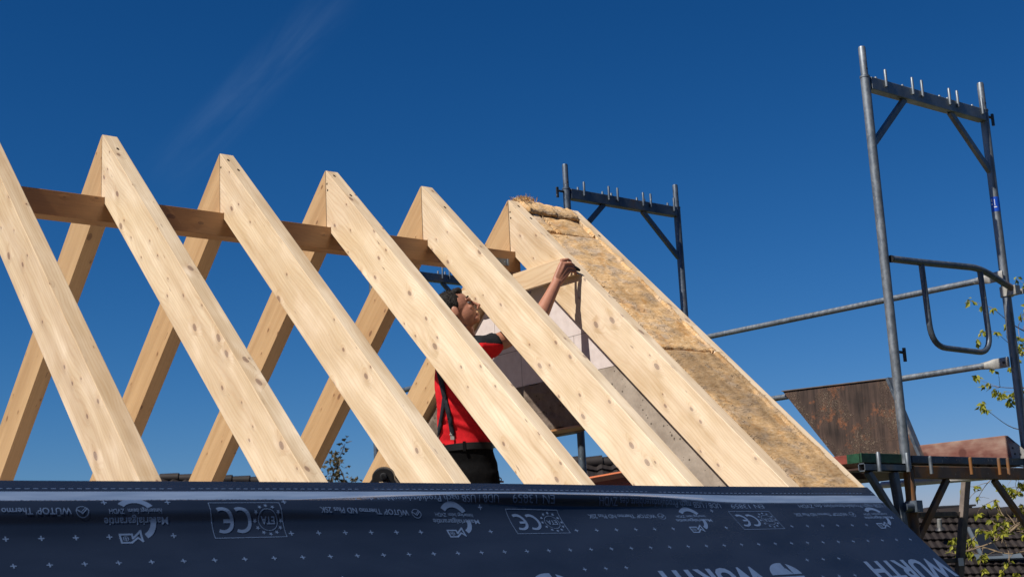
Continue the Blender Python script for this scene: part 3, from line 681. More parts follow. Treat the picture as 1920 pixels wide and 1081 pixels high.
# attic floor and house body below
mb = MB(); mb.box((1.2, 0, -2.67), 5.2, 5.6, .2); fl = mb.build('attic_floor', 'concrete'); tag(fl, kind='structure')
hb = thing('house_body', (1.2, 0, -9), 'pale rendered house walls below the open roof frame', 'house')
mb = MB(); mb.box((1.2, 0, -5.9), 4.9, 5.2, 6.2); mb.build('wall', 'render_wall', hb)
mb = MB(); mb.box((0, 0, 0), .001, .001, .001)
gb = MB(); gb.add([(-600, -400, -9), (900, -400, -9), (900, 1100, -9), (-600, 1100, -9)], [(0, 1, 2, 3)]); tag(gb.build('ground', 'ground'), kind='structure')

# ------------------------------------------------------------------ scaffold
TR_ = .0262
def frame_top(root, y, xl, xr, zt, mat, pole_bot, pins=True, spig=True, bolt=None, part_rusty=None):
    """steel scaffold frame: two poles, U transom, pins and corner braces; zt is the transom top"""
    for x, sx in ((xl, 1), (xr, -1)):
        m = MB(); m.tube([(x, y, pole_bot), (x, y, zt+.0)], TR_, 20); m.tube([(x, y, zt-.004), (x, y, zt+.006)], TR_+.0025, 20)
        po = m.build('pole', mat, root, True)
        if spig:
            m = MB(); m.tube([(x, y, zt-.01), (x, y, zt+.172), (x, y, zt+.18)], [.0205, .0205, .018], 18); m.build('spigot', mat, po, True)
            m = MB(); m.tube([(x-.012*0, y-.0195, zt+.045), (x, y-.0212, zt+.045)], .006, 10); m.build('spigot_hole', 'hole', po)
    m = MB(); m.box(((xl+xr)/2, y, zt-.0365), xr-xl-2*TR_+.006, .055, .073); tr = m.build('transom', mat, root, False, None, .004)
    if pins:
        wd = xr-xl
        for f_ in (.127, .343, .422, .655, .725, .945):
            for yy, zz in ((y-.034, zt-.040), (y+.034, zt-.062)):
                m = MB(); m.tube([(xl+wd*f_, yy, zz), (xl+wd*f_, yy, zz+.098), (xl+wd*f_, yy, zz+.103)], [.0082, .0082, .005], 12); m.build('pin', mat, tr, True)
    for sx, xa in ((1, xl), (-1, xr)):
        m = MB(); m.bar((xa+sx*(.345 if sx > 0 else .36), y, zt-.07), (xa+sx*.018, y, zt-.385), .035, .026, (0, 1, 0)); m.build('brace', mat, root, False, None, .003)
    if bolt:
        for bx, bz, sx in bolt:
            m = MB(); m.tube([(bx, y, bz), (bx+sx*.055, y, bz)], .008, 10); m.box((bx+sx*.058, y, bz-.012), .016, .012, .075); m.build('wedge_lock', 'black_iron', root)
def coupler(root, c, name='coupler', mat='alu'):
    c = V(c); m = MB(); m.tube([c-V((0, 0, .03)), c+V((0, 0, .03))], TR_+.012, 18); m.box(c+V((0, -.05, 0)), .05, .05, .055); m.tube([c+V((.02, -.05, 0)), c+V((.085, -.05, 0))], .011, 8); m.box(c+V((.075, -.05, 0)), .02, .03, .03)
    return m.build(name, mat, root, True, None)
YN, XL, XR, ZT = -1.97, 4.285, 5.425, .345
f1 = thing('scaffold_section', (XL, YN, -1.83), 'tall near galvanised scaffold frame at the right with blue sticker', 'scaffold', 'galvanised scaffold frames')
frame_top(f1, YN, XL, XR, ZT+.01, 'galv', -1.835, bolt=[(XR+.03, ZT-.02, 1), (XL+.03, -1.205, 1)])
m = MB()
n = 10
for i in range(n+1):
    a = radians(150+i*17); 
    for z in (-.285, -.195): m.v.append((XR+cos(a)*(TR_+.0008), YN+sin(a)*(TR_+.0008), z))
m.f = [(2*i, 2*i+2, 2*i+3, 2*i+1) for i in range(n)]
stk = m.build('sticker', 'sticker', f1, True)
m = MB()
for (a0, a1, z0, z1) in ((165, 185, -.245, -.235), (165, 172, -.222, -.205), (195, 230, -.262, -.255), (205, 212, -.25, -.21), (176, 182, -.226, -.205)):
    q = []
    for i in range(5):
        a = radians(a0+(a1-a0)*i/4)
        for z in (z0, z1): q.append((XR+cos(a)*(TR_+.002), YN+sin(a)*(TR_+.002), z))
    m.add(q, [(2*i, 2*i+2, 2*i+3, 2*i+1) for i in range(4)])
m.build('print_marks', 'sticker_white', stk)
f2 = thing('scaffold_section', (4.26, .62, -1.83), 'galvanised scaffold frame rising behind the wool-filled gable edge', 'scaffold', 'galvanised scaffold frames')
frame_top(f2, .62, 4.26, 5.342, .368, 'galv_blue', -1.9, bolt=[(4.235, .345, -1)])
f3 = thing('scaffold_section', (4.26, 3.2, -1.83), 'distant scaffold frame partly seen below the purlin above the worker', 'scaffold', 'galvanised scaffold frames')
frame_top(f3, 3.2, 4.26, 5.342, .350, 'galv_blue', -1.9)
# rusty lower frame under the platform
fr_ = thing('scaffold_section', (XL+.02, YN, -3.9), 'rusty brown scaffold frame carrying the platform at the lower right', 'scaffold')
m = MB(); m.tube([(XL+.015, YN, -4.0), (XL+.01, YN, -1.838)], TR_+.001, 20); m.build('pole', 'rusty', fr_, True)
m = MB(); m.tube([(XR, YN, -4.0), (XR, YN, -1.838)], TR_+.001, 20); m.build('pole', 'rusty', fr_, True)
m = MB(); m.box(((XL+XR)/2, YN, -1.852), XR-XL-2*TR_+.006, .055, .066); tr = m.build('transom', 'rusty', fr_, False, None, .004)
for px_ in (4.442, 4.805, 5.075, 5.163):
    m = MB(); m.tube([(px_, YN-.04, -1.862), (px_, YN-.04, -1.772), (px_, YN-.04, -1.768)], [.0095, .0095, .006], 12); m.build('pin', 'galv' if px_ < 4.7 else 'rusty', tr, True)
for px_ in (4.99, 5.11):
    m = MB(); m.tube([(px_, YN+.04, -1.862), (px_, YN+.04, -1.768)], .0095, 12); m.build('pin', 'rusty', tr, True)
for a, b in (((4.63, YN, -1.885), (XL+.035, YN, -2.20)), ((5.065, YN, -1.885), (XR-.03, YN, -2.20))):
    m = MB(); m.bar(a, b, .035, .026, (0, 1, 0)); m.build('brace', 'rusty', fr_, False, None, .003)
# console bracket with square tube end
cb_ = thing('console_bracket', (4.2, YN, -2.1), 'small galvanised console bracket with open square tube end beside the navy sheet', 'bracket')
m = MB(); a = V((3.912, YN-.0, -1.829))
for (dy, dz, sy, sz) in ((0, .0185, .045, .006), (0, -.0185, .045, .006), (-.0195, 0, .006, .043), (.0195, 0, .006, .043)): m.box((4.085, YN+dy, -1.829+dz), .345, sy, sz)
m.build('arm', 'galv_blue', cb_, False)
m = MB(); m.box((3.99, YN, -1.829), .004, .036, .034); m.build('tube_inside', 'hole', cb_)
m = MB(); m.bar((3.955, YN, -1.85), (4.215, YN, -2.165), .034, .034, (0, 1, 0)); m.build('strut', 'galv_blue', cb_, False, None, .006)
m = MB(); m.bar((4.168, YN, -1.853), (4.205, YN, -2.17), .045, .04, (0, 1, 0)); m.build('post', 'galv_blue', cb_, False, None, .006)
for px_ in (4.012, 4.252):
    m = MB(); m.tube([(px_, YN-.034, -1.852), (px_, YN-.034, -1.757), (px_, YN-.034, -1.752)], [.011, .011, .007], 12); m.build('pin', 'galv', cb_, True)
m = MB(); m.tube([(4.2, YN-.02, -2.035), (4.33, YN-.02, -2.03)], .024, 14); m.box((4.285, YN-.02, -2.032), .05, .075, .06); m.build('coupler', 'galv_blue', cb_, True)
# decks
d1 = thing('console_plank', (4.09, -.7, -1.78), 'narrow scaffold plank with green end and brick red side on the bracket', 'plank')
m = MB(); m.box((4.095, YN+.012, -1.779), .335, .012, .048); m.build('end_plate', 'green_paint', d1, False, None, .002)
m = MB(); m.box((4.095, -.69, -1.779), .325, 2.53, .046); m.build('board', 'redpaint', d1, False, None, .003)
m = MB(); m.box((3.9285, YN+.06, -1.779), .006, .08, .047); m.build('edge_paint', 'green_paint', d1)
d2 = thing('scaffold_deck', (4.86, -.7, -1.78), 'blue grey steel deck edge lying on the rusty scaffold frame', 'scaffold deck')
m = MB(); m.box((4.86, YN+.004, -1.782), 1.05, .018, .040); m.build('end_profile', 'deck_blue', d2, False, None, .003)
m = MB(); m.box((4.86, -.68, -1.785), 1.04, 2.54, .045); m.build('board', 'brown_ply', d2, False, None, .003)
# lower brown planks seen from below beyond the bracket
d3 = thing('scaffold_plank', (4.1, .6, -1.85), 'dark red brown plank underside below the green ended plank', 'plank')
m = MB(); m.box((4.15, -.55, -1.842), .42, 2.2, .035); m.build('board', 'brown_ply', d3, False, None, .003)
m = MB(); m.box((3.936, -.55, -1.842), .008, 2.19, .034); m.build('edge', 'redpaint', d3)
# guard rails along the outer side
def rail(y0, y1, x, z0, z1, label, flat=.16):
    o = thing('guard_rail', (x, y0, z0), label, 'guard rail', 'scaffold guard rails')
    m = MB(); m.tube([(x, y0+flat, z0), (x, y1, z1)], .0195, 16); m.build('tube', 'galv', o, True)
    m = MB(); m.loft([((x, y0+flat+.03, z0), .0195, .0195), ((x, y0+flat-.03, z0), .013, .026), ((x, y0+flat-.06, z0), .006, .031), ((x, y0, z0), .006, .031)], (1, 0, 0), (0, 0, 1), 18); m.build('flattened_end', 'alu', o, True)
    m = MB(); m.tube([(x-.012, y0+.03, z0), (x+.02, y0+.03, z0)], .008, 10); m.build('wedge_pin', 'black_iron', o)
    return o
rail(YN-.02, .64, XR-.045, -.683, -.640, 'upper guard rail tube running from the right pole to the gable edge')
rail(YN+.01, .64, XR-.045, -1.196, -1.16, 'lower guard rail tube passing above the crusted panel')
# end guard: bent tube with hanging U loop
gt = thing('end_guard', (5.0, YN, -.9), 'bent tubular end guard with hanging U loop between the near poles', 'guard rail')
def bend(pts, r=.06, n=5):
    pts = [V(p) for p in pts]; out = [pts[0]]
    for i in range(1, len(pts)-1):
        a, b, c = pts[i-1], pts[i], pts[i+1]; d1_ = (a-b).normalized(); d2_ = (c-b).normalized(); q = min(r, (a-b).length*.45, (c-b).length*.45)
        for k in range(n+1):
            t = k/n; out.append((b+d1_*q)*(1-t)**2+2*b*t*(1-t)+(b+d2_*q)*t*t)
    return out+[pts[-1]]
m = MB(); m.tube(bend([(4.318, YN-.02, -.694), (4.58, YN-.02, -.686), (5.15, YN-.02, -.662), (5.44, YN-.05, -.772)], .1, 8), .0195, 16); m.build('handrail', 'galv_blue', gt, True)
m = MB(); m.tube([(4.313, YN-.02, -.694), (4.322, YN-.02, -.694)], .021, 16); m.build('end_cap', 'black_plastic', gt, True)
m = MB(); m.tube(bend([(4.588, YN-.02, -.70), (4.603, YN-.02, -1.16), (5.165, YN-.02, -1.166), (5.148, YN-.02, -.675)], .13, 8), .0165, 14); m.build('loop', 'galv_blue', gt, True)
coupler(gt, (XR+.005, YN, -.775))
# leaning crusted hatch panel
pn = thing('hatch_panel', (5.33, -.7, -1.72), 'dark plywood panel crusted with mortar and rust leaning on the platform', 'panel')
q = [(5.34, -.255, -1.14), (5.34, -1.125, -1.178), (5.33, -1.33, -1.755), (5.33, -.76, -1.755)]
m = MB(); m.prism(q, (.025, .008, 0)); po = m.build('board', 'panel', pn, origin=(5.33, -.7, -1.5))
m = MB(); m.bar((5.335, -1.135, -1.176), (5.325, -1.342, -1.75), .02, .045, (1, 0, 0)); m.build('edge_rail', 'galv_blue', pn)
m = MB(); m.bar((5.345, -.25, -1.137), (5.345, -1.13, -1.176), .028, .006); m.build('top_edge', 'grey_wood', pn)
# toe board with pointed end
tb = thing('toe_board', (5.36, -1.5, -1.7), 'faded red wooden toe board with pointed right end and knots', 'board')
m = MB(); m.prism([(5.345, -.9, -1.612), (5.345, -1.895, -1.622), (5.345, -2.02, -1.742), (5.345, -2.02, -1.765), (5.345, -.9, -1.765)], (.032, 0, 0)); m.build('board', 'redboard', tb, False, (5.345, -1.5, -1.7), .002)
m = MB(); m.prism([(5.341, -1.915, -1.672), (5.341, -1.965, -1.672), (5.341, -2.03, -1.735), (5.341, -2.03, -1.765), (5.341, -1.93, -1.765)], (.003, 0, 0)); mp_ = m.build('end_plate', 'alu', tb)
for y, z in ((-1.94, -1.70), (-1.95, -1.735), (-1.985, -1.74)):
    m = MB(); m.tube([(5.3405, y, z), (5.3385, y, z)], .006, 8); m.build('rivet', 'black_iron', mp_)
# ladder under the platform
ld = thing('ladder', (5.9, -1.0, -2.4), 'grey wooden ladder leaning under the platform', 'ladder')
for a, b in (((6.235, -1.0, -1.79), (5.93, -1.0, -2.75)), ((5.845, -.85, -1.79), (5.60, -.85, -2.75))):
    m = MB(); m.bar(a, b, .06, .035, (0, 1, 0)); m.build('stile', 'grey_wood', ld, False, None, .004)
for z, xa, xb in ((-2.02, 5.76, 6.16), (-2.32, 5.69, 6.07), (-2.62, 5.63, 5.98)):
    m = MB(); m.bar((xa, -.94, z), (xb, -.98, z), .035, .03); m.build('rung', 'grey_wood', ld, False, None, .003)
m = MB(); m.box((6.02, -1.036, -2.33), .055, .004, .05); m.build('tape_mark', 'white_tube', ld)
wt = MB(); wt.tube([(5.7, -.72, -1.81), (5.7, -1.9, -1.83)], .022, 14); wt = wt.build('scaffold_tube', 'white_tube', None, True, origin=(5.7, -1.3, -1.82)); tag(wt, 'pale grey scaffold tube just under the platform, behind the rusty frame', 'tube')
wt = MB(); wt.tube([(4.26, .66, -1.33), (4.26, 3.2, -1.33)], .0215, 14); wt = wt.build('scaffold_tube', 'galv', None, True, origin=(4.26, 1.5, -1.33)); tag(wt, 'grey scaffold tube crossing the gable opening right of the worker', 'tube')
wt = MB(); wt.tube([(4.26, 2.5, -.765), (4.26, 3.2, -.76)], .0215, 14); wt = wt.build('scaffold_tube', 'galv_blue', None, True, origin=(4.26, 3, -.765)); tag(wt, 'short bit of dark scaffold tube left of the worker, behind the rear rafter', 'tube')

# ------------------------------------------------------------------ black tool lying at the membrane's upper edge
tl = thing('power_tool', at(718, 905, 5.35), 'black plastic power tool with round cap resting at the edge of the navy sheet', 'tool')
c = at(719, 893, 5.35); X_ = RT; Z_ = -DN; Y_ = FW
m = MB(); pts = []
for k in range(15): a = radians(-10+k*200/14); pts.append(c+X_*.043*cos(a)+Z_*.036*sin(a)-Y_*.02)
pts = [c+X_*.060-Z_*.03-Y_*.02]+pts+[c-X_*.060-Z_*.03-Y_*.02]
m.prism(pts, Y_*.05); m.build('housing', 'black_plastic', tl, False, None, .004)
m = MB(); m.tube([c-Y_*.02+X_*.002+Z_*.004, c-Y_*.032+X_*.002+Z_*.004], [.014, .012], 20); m.build('cap', 'black_iron', tl, True)
m = MB(); m.tube([c-Y_*.0325+X_*.002+Z_*.004, c-Y_*.034+X_*.002+Z_*.004], .007, 14); m.build('cap_centre', 'black_plastic', tl, True)
m = MB(); m.box(c-Z_*.022-Y_*.021, .03, .004, .01, X_, Y_, Z_); m.build('label_plate', 'spruce_white', tl)

# ------------------------------------------------------------------ the worker
F = V((.97, .22, 0)).normalized(); R = V((F.y, -F.x, 0)); UP = V((0, 0, 1))      # facing, his right
pel = at(880, 880, 7.56); wst = at(873, 836, 7.56); mid_ = at(866, 775, 7.55); chs = at(866, 705, 7.55); sho = at(871, 655, 7.54); nck = at(872, 628, 7.52)
person = thing('person', (pel.x, pel.y, -2.57), 'worker in red shirt and black trousers with suspenders, reaching up to a timber', 'person')
FLZ = -2.57
hd = at(858, 583, 7.47)
HF = (RT*1.0+FW*.0+UP*.52).normalized(); HR = HF.cross(UP).normalized(); HU = HR.cross(HF)
def H_(x, y, z): return hd+HF*x-HR*y+HU*z      # head frame: x forward, y left, z up
shR = at(909, 652, 7.42); elR = at(1003, 612, 7.72); wrR = at(1045, 527, 7.90); knR = at(1060, 496, 7.93)
shL = sho*2-shR+V((0, 0, .0)); elL = shL+V((.12, .02, -.26)); wrL = elL+V((.22, -.03, -.08))
body = MB()
body.loft([(pel, .145, .10), (wst, .14, .095), (mid_, .135, .09), (chs, .15, .10), (sho+V((0, 0, -.02)), .16, .085), (sho+V((0, 0, .045)), .08, .06)], R, F)
body.tube([sho, nck, hd+HU*(-.06)-HF*.01], [.062, .056, .054], 20)
# head
K = .98
def he(x, y, z, a, b, d): body.ell(H_(x*K, y*K, z*K), a*K, b*K, d*K, HF, -HR, HU, 24, 16)
he(-.012, 0, .028, .096, .076, .092); he(.030, 0, -.030, .062, .060, .082); he(.062, 0, -.086, .030, .034, .024); he(.02, 0, -.062, .058, .048, .03)
he(.078, 0, .026, .018, .052, .014); he(.088, 0, -.064, .012, .024, .0065); he(.087, 0, -.075, .011, .021, .007)
he(.066, .036, -.022, .016, .016, .016); he(.066, -.036, -.022, .016, .016, .016)
body.loft([(H_(.083, 0, .022), .010, .008), (H_(.102, 0, -.006), .010, .010), (H_(.117, 0, -.026), .013, .011), (H_(.104, 0, -.039), .012, .009), (H_(.085, 0, -.044), .008, .006)], HR, HF, 16)
for sy in (-1, 1): he(-.016, sy*.076, -.010, .018, .007, .029)
# arms
def arm(s_, e_, w_):
    body.tube([s_, s_.lerp(e_, .35), s_.lerp(e_, .8), e_, e_.lerp(w_, .25), e_.lerp(w_, .7), w_], [.048, .050, .045, .043, .046, .034, .028], 20)
arm(shR, elR, wrR); arm(shL, elL, wrL)
def limb(pts, rs, n=14): body.tube(pts, rs, n)
# right hand: palm, four bent fingers over the timber, thumb from the side of the palm
wide = (RT*.56+DN*.83).normalized(); kc = at(1061.5, 498, 7.93)
KN = []
for i, o_ in enumerate((-.036, -.0125, .0115, .034)):
    k_ = kc+wide*o_-FW*(.010-.006*abs(i-1)); KN.append(k_)
    w0 = wrR+wide*o_*.45
    body.tube([w0-(k_-w0)*.15, w0, w0.lerp(k_, .55), k_], [.018, .0185, .0165, .0118], 14)
for i, L in enumerate((.072, .080, .074, .058)):
    k_ = KN[i]; f1_ = (RT*.86-DN*(.18-.10*i)+FW*.32).normalized(); f2_ = (RT*.62+DN*.40+FW*.52).normalized(); f3_ = (RT*.05+DN*.75+FW*.55).normalized()
    p1 = k_+f1_*L*.46; p2 = p1+f2_*L*.32; p3 = p2+f3_*L*.26
    limb([k_-f1_*.012, k_, p1, p2, p3], [.0112, .0112, .0094, .0084, .0068])
tb0 = wrR.lerp(KN[0], .40)+FW*.018; t1 = tb0+(RT*.55+FW*.65-DN*.45).normalized()*.042; t2 = t1+(RT*.8+FW*.55+DN*.05).normalized()*.030; t3 = t2+(RT*.8+FW*.3+DN*.3).normalized()*.022
limb([tb0-(t1-tb0)*.3, tb0, t1, t2, t3], [.015, .0148, .0118, .0105, .008])
# left hand
h2 = (wrL-elL).normalized(); w2 = V((0, 0, 1)).cross(h2).normalized(); n2_ = h2.cross(w2); k2 = wrL+h2*.085
body.loft([(wrL-h2*.01, .026, .02), (wrL+h2*.04, .036, .018), (k2, .038, .014)], w2, n2_, 18)
for i, (o_, L) in enumerate(((-.029, .07), (-.010, .08), (.010, .075), (.028, .058))):
    b0 = k2+w2*o_; p1 = b0+(h2-n2_*.3).normalized()*L*.45; p2 = p1+(h2-n2_*.9).normalized()*L*.33; p3 = p2+(h2*.3-n2_).normalized()*L*.26
    limb([b0-h2*.02, b0, p1, p2, p3], [.0105, .011, .0097, .0088, .007])
tb0 = wrL+h2*.025-w2*.026; limb([tb0, tb0+(h2-w2*.8).normalized()*.042, tb0+(h2-w2*.8).normalized()*.042+(h2-n2_*.5).normalized()*.05], [.0145, .0115, .008])
# legs
for sg in (-1, 1):
    hp_ = pel+R*sg*.085-UP*.04; kn_ = V((hp_.x+.02*sg+.03, hp_.y, FLZ+.50)); an = V((hp_.x-.01, hp_.y, FLZ+.09))
    body.tube([hp_, hp_.lerp(kn_, .5), kn_, kn_.lerp(an, .3), an], [.085, .075, .055, .053, .038], 18)
    body.ell(an+F*.07-UP*.05, .12, .042, .035, F, R, UP)
bme = remesh(body.mesh('body'), .0034, 3)
bo = link('body', bme, 'skin', person, True); bme.transform(Matrix.Translation(-person.location))
for sy in (-1, 1):
    m = MB(); m.ell(H_(.0745*K, sy*.031*K, .006*K), .0122, .0122, .0122, HF, HR, HU, 14, 10); e_ = m.build('eye', 'eye', person, True)
    m = MB(); m.ell(H_(.0835*K, sy*.031*K, .005*K), .0042, .0072, .0068, HF, HR, HU, 12, 8); m.build('iris', 'hair', e_, True)
    m = MB(); m.tube([H_(.080, sy*.014, .034), H_(.084, sy*.032, .040), H_(.070, sy*.052, .034)], [.004, .005, .003], 8); m.build('eyebrow', 'hair', person, True)
# hair
m = MB(); m.ell(H_(-.026, 0, .042), .092, .080, .086, HF, -HR, HU, 30, 20); m.ell(H_(-.050, 0, .0), .062, .076, .074, HF, -HR, HU, 24, 16); m.ell(H_(.034, 0, .092), .040, .055, .026, HF, -HR, HU, 20, 12)
for sy in (-1, 1): m.ell(H_(.004, sy*.067, .034), .015, .011, .034, HF, -HR, HU, 16, 10)
hm = remesh(m.mesh('hair'), .004, 2)
for v in hm.vertices:
    q = v.co; d = (q-hd).normalized(); f_ = noise.fractal(V((q.dot(HF)*60, q.dot(HR)*60, q.dot(HU)*28)), 1, 2, 3)
    v.co = q+d*(f_*.004+.000)
    # keep the face clear
    if (q-hd).dot(HF) > .055 and (q-hd).dot(HU) < .06: v.co = q-HF*.03
ho = link('hair', hm, 'hair', person, True); hm.transform(Matrix.Translation(-person.location))
m = MB()
for _ in range(500):
    a = random.uniform(0, 2*pi); t = random.uniform(.15, 1.3); d = (HU*cos(t)+(-HF*cos(a)*.9+HR*sin(a))*sin(t)).normalized(); p0 = H_(-.02, 0, .04)+V(d)*.082
    e_ = (d*.6+HF*.5+V((random.gauss(0, .3), random.gauss(0, .3), random.gauss(0, .3)))).normalized()*random.uniform(.012, .024); sdw = e_.cross(d).normalized()*.0012
    m.add([p0-sdw, p0+sdw, p0+e_], [(0, 1, 2)])
m.build('loose_hair', 'hair', ho)
# shirt
m = MB(); m.loft([(wst-UP*.02, .158, .112), (wst+UP*.03, .158, .112), (mid_, .155, .110), (mid_.lerp(chs, .5), .165, .116), (chs, .175, .120), (sho-UP*.03, .182, .105), (sho+UP*.02, .14, .085), (sho+UP*.055, .075, .066)], R, F, 36)
def sleeve(s_, e_): m.tube([s_.lerp(sho, .45), s_, s_.lerp(e_, .14), s_.lerp(e_, .20)], [.075, .072, .067, .065], 22)
sleeve(shR, elR); sleeve(shL, elL)
sm_ = remesh(m.mesh('shirt'), .0075, 5)
for v in sm_.vertices:
    q = v.co; low = max(0, 1-abs(q.z-(wst.z+.09))/.16)
    fold = noise.noise(V((q.x*6+q.y*5, 2, q.z*24+q.x*9-q.y*6)))*.013*(.4+low)+noise.noise(q*11)*.009
    n_ = V(v.normal); v.co = q+n_*fold
link('shirt', sm_, ['red', 'black_cloth'], person, True); so_ = person.children[-1] if False else bpy.data.objects[-1] if False else None
zb_ = at(930, 651, 7.5).z
for p in sm_.polygons:
    if p.center.z+.012*noise.noise(V(p.center)*6) > zb_: p.material_index = 1
bvh = BVHTree.FromPolygons([v.co.copy() for v in sm_.vertices], [tuple(p.vertices) for p in sm_.polygons])
sm_.transform(Matrix.Translation(-person.location))
# trousers, belt
m = MB(); m.loft([(pel-UP*.10, .172, .128), (pel-UP*.03, .180, .138), (pel+UP*.03, .174, .128), (wst-UP*.035, .164, .117), (wst+UP*.006, .163, .116)], R, F, 36)
for sg in (-1, 1):
    hp_ = pel+R*sg*.088-UP*.06; kn_ = V((hp_.x+.02*sg+.03, hp_.y, FLZ+.50)); an = V((hp_.x-.01, hp_.y, FLZ+.05))
    m.tube([hp_+UP*.03, hp_.lerp(kn_, .5), kn_, kn_.lerp(an, .5), an], [.098, .092, .078, .070, .075], 22)
tm = remesh(m.mesh('trousers'), .009, 5)
for v in tm.vertices:
    q = v.co; v.co = q+V(v.normal)*(noise.noise(V((q.x*7, q.y*7, q.z*12)))*.009)
tr_o = link('trousers', tm, 'trouser', person, True); tm.transform(Matrix.Translation(-person.location))
m = MB()
for zo, ex in ((-.03, .0045), (.008, .0045)): pass
bz = wst-UP*.012
rings = [(bz-UP*.019, .1665, .1195), (bz-UP*.017, .169, .122), (bz+UP*.017, .169, .122), (bz+UP*.019, .1665, .1195)]
m.loft(rings, R, F, 40); bl = m.build('belt', 'leather', person, True)
m = MB()
for a in (200, 250, 300):
    a = radians(a); p0 = bz+R*.1705*cos(a)+F*.1235*sin(a); m.box(p0, .016, .006, .052, (R*-sin(a)+F*cos(a)).normalized(), (R*cos(a)+F*sin(a)).normalized(), UP)
m.build('belt_loop', 'trouser', tr_o)
# suspenders laid on the shirt
def hit(px, py):
    d = (at(px, py, 1)-CAM).normalized(); r = bvh.ray_cast(CAM, d)
    return r
def strap(pts, wd, name):
    m = MB(); qs = []
    for (a, b) in zip(pts, pts[1:]):
        for k in range(9):
            t = k/8; r = hit(a[0]+(b[0]-a[0])*t, a[1]+(b[1]-a[1])*t)
            if r[0] is not None: qs.append((r[0], r[1]))
    for i, (p, n_) in enumerate(qs):
        d = (qs[min(i+1, len(qs)-1)][0]-qs[max(i-1, 0)][0]).normalized(); sd_ = d.cross(n_).normalized()*wd/2
        m.v += [tuple(p+n_*.006-sd_), tuple(p+n_*.0075), tuple(p+n_*.006+sd_)]
    for i in range(len(qs)-1):
        for k in range(2): m.f.append((3*i+k, 3*i+k+1, 3*i+k+4, 3*i+k+3))
    o = m.build(name, 'strap', person, True)
    if len(qs): md = o.modifiers.new('t', 'SOLIDIFY'); md.thickness = .003; md.offset = -1
    return o
strap([(826, 690), (835, 745), (829, 785), (823, 818)], .028, 'suspender')
strap([(822, 690), (836, 748), (845, 785), (850, 815)], .028, 'suspender')
r = hit(850, 816)
if r[0] is not None:
    m = MB(); m.box(r[0]+r[1]*.008, .022, .006, .042, RT, r[1], UP); m.box(r[0]+r[1]*.012+UP*.008, .026, .004, .008, RT, r[1], UP); m.build('suspender_clip', 'alu', person, False, None, .002)
m = MB(); kc2 = at(934, 898, 7.50); m.tube([kc2+RT*.018*cos(a)+UP*.012*sin(a) for a in (2*pi*k/14 for k in range(15))], .0028, 8, False); m.tube([kc2-UP*.012, kc2-UP*.012+RT*.03], .005, 8); m.build('snap_hook', 'rusty', tr_o, True)
# boots
for sg in (-1, 1):
    hp_ = pel+R*sg*.085; m = MB(); a = V((hp_.x-.01, hp_.y, FLZ)); m.loft([(a+F*.06, .052, .15), (a+F*.06+UP*.05, .05, .145), (a+F*.02+UP*.09, .045, .08), (a+UP*.15, .045, .05)], R, F, 20); m.build('boot', 'leather', person, True)
# small dark tool held under the fingers
th_ = at(1078, 502, 7.955); m = MB(); X_ = (RT*.85+DN*.45).normalized(); Z_ = X_.cross(FW).normalized(); m.loft([(th_-X_*.03, .012, .010), (th_, .014, .012), (th_+X_*.022, .012, .010), (th_+X_*.034, .004, .006)], FW, Z_, 14, 4)
tag(m.build('pocket_tool', 'black_plastic', None, True, origin=th_), 'small dark grey tool held under the worker\'s fingers', 'tool')

# ------------------------------------------------------------------ neighbouring roofs
def tiled_roof(name, A_, B_, down, rows, label, parent=None, step=.30, wave=.30):
    """pantile slope from ridge A-B running along 'down'; every row steps over the one below"""
    A_ = V(A_); B_ = V(B_); down = V(down).normalized(); L = (B_-A_).length; e = (B_-A_).normalized(); n = e.cross(down).normalized()
    if n.z < 0: n = -n
    root = thing(name, A_, label, 'roof'); cols = int(L/wave*6); m = MB()
    for r in range(rows):
        b0 = len(m.v)
        for (t, lift) in ((r*step, 0.0), ((r+1)*step+.03, .045), ((r+1)*step+.03, .015)):
            for i in range(cols+1):
                x = L*i/cols; wv = .1*wave*sin(2*pi*x/wave)+.034*wave*sin(4*pi*x/wave); m.v.append(tuple(A_+e*x+down*(t+(.012*sin(2*pi*x/wave) if lift else 0))+n*(lift+wv)))
        c1 = cols+1
        m.f += [(b0+k*c1+i, b0+k*c1+i+1, b0+(k+1)*c1+i+1, b0+(k+1)*c1+i) for k in range(2) for i in range(cols)]
    me = m.mesh('tiles'); o = link('tiles', me, 'tile', root, False); me.transform(Matrix.Translation(-A_))
    m = MB(); nn = int(L/.4)
    for i in range(nn):
        a = A_+e*(L*i/nn); b = A_+e*(L*(i+1)/nn+.03); m.tube([a+n*.0, b+n*.025], [.10, .115], 12)
    m.build('ridge_tiles', 'tile', root, True)
    # body under the slope
    m = MB(); back = V((down.x*-1, down.y*-1, down.z)); T = rows*step
    m.prism([A_-n*.06, A_+down*T-n*.06, A_+down*T-V((0, 0, 3)), A_+back*T-V((0, 0, 3)), A_+back*T], e*L); m.build('wall', 'render_wall', root)
    return root, e, down, n
rh = V((RT.x, RT.y, 0)).normalized()*1.0; fh = V((FW.x, FW.y, 0)).normalized()
ra = at(1705, 966, 22); rb = at(2200, 962, 22.5)
rr_, e, dn_, nn_ = tiled_roof('tiled_roof', ra, rb, (-fh*cos(radians(38))-UP*sin(radians(38))), 32, 'dark pantile roof of a neighbouring house at the lower right', step=.215, wave=.12)
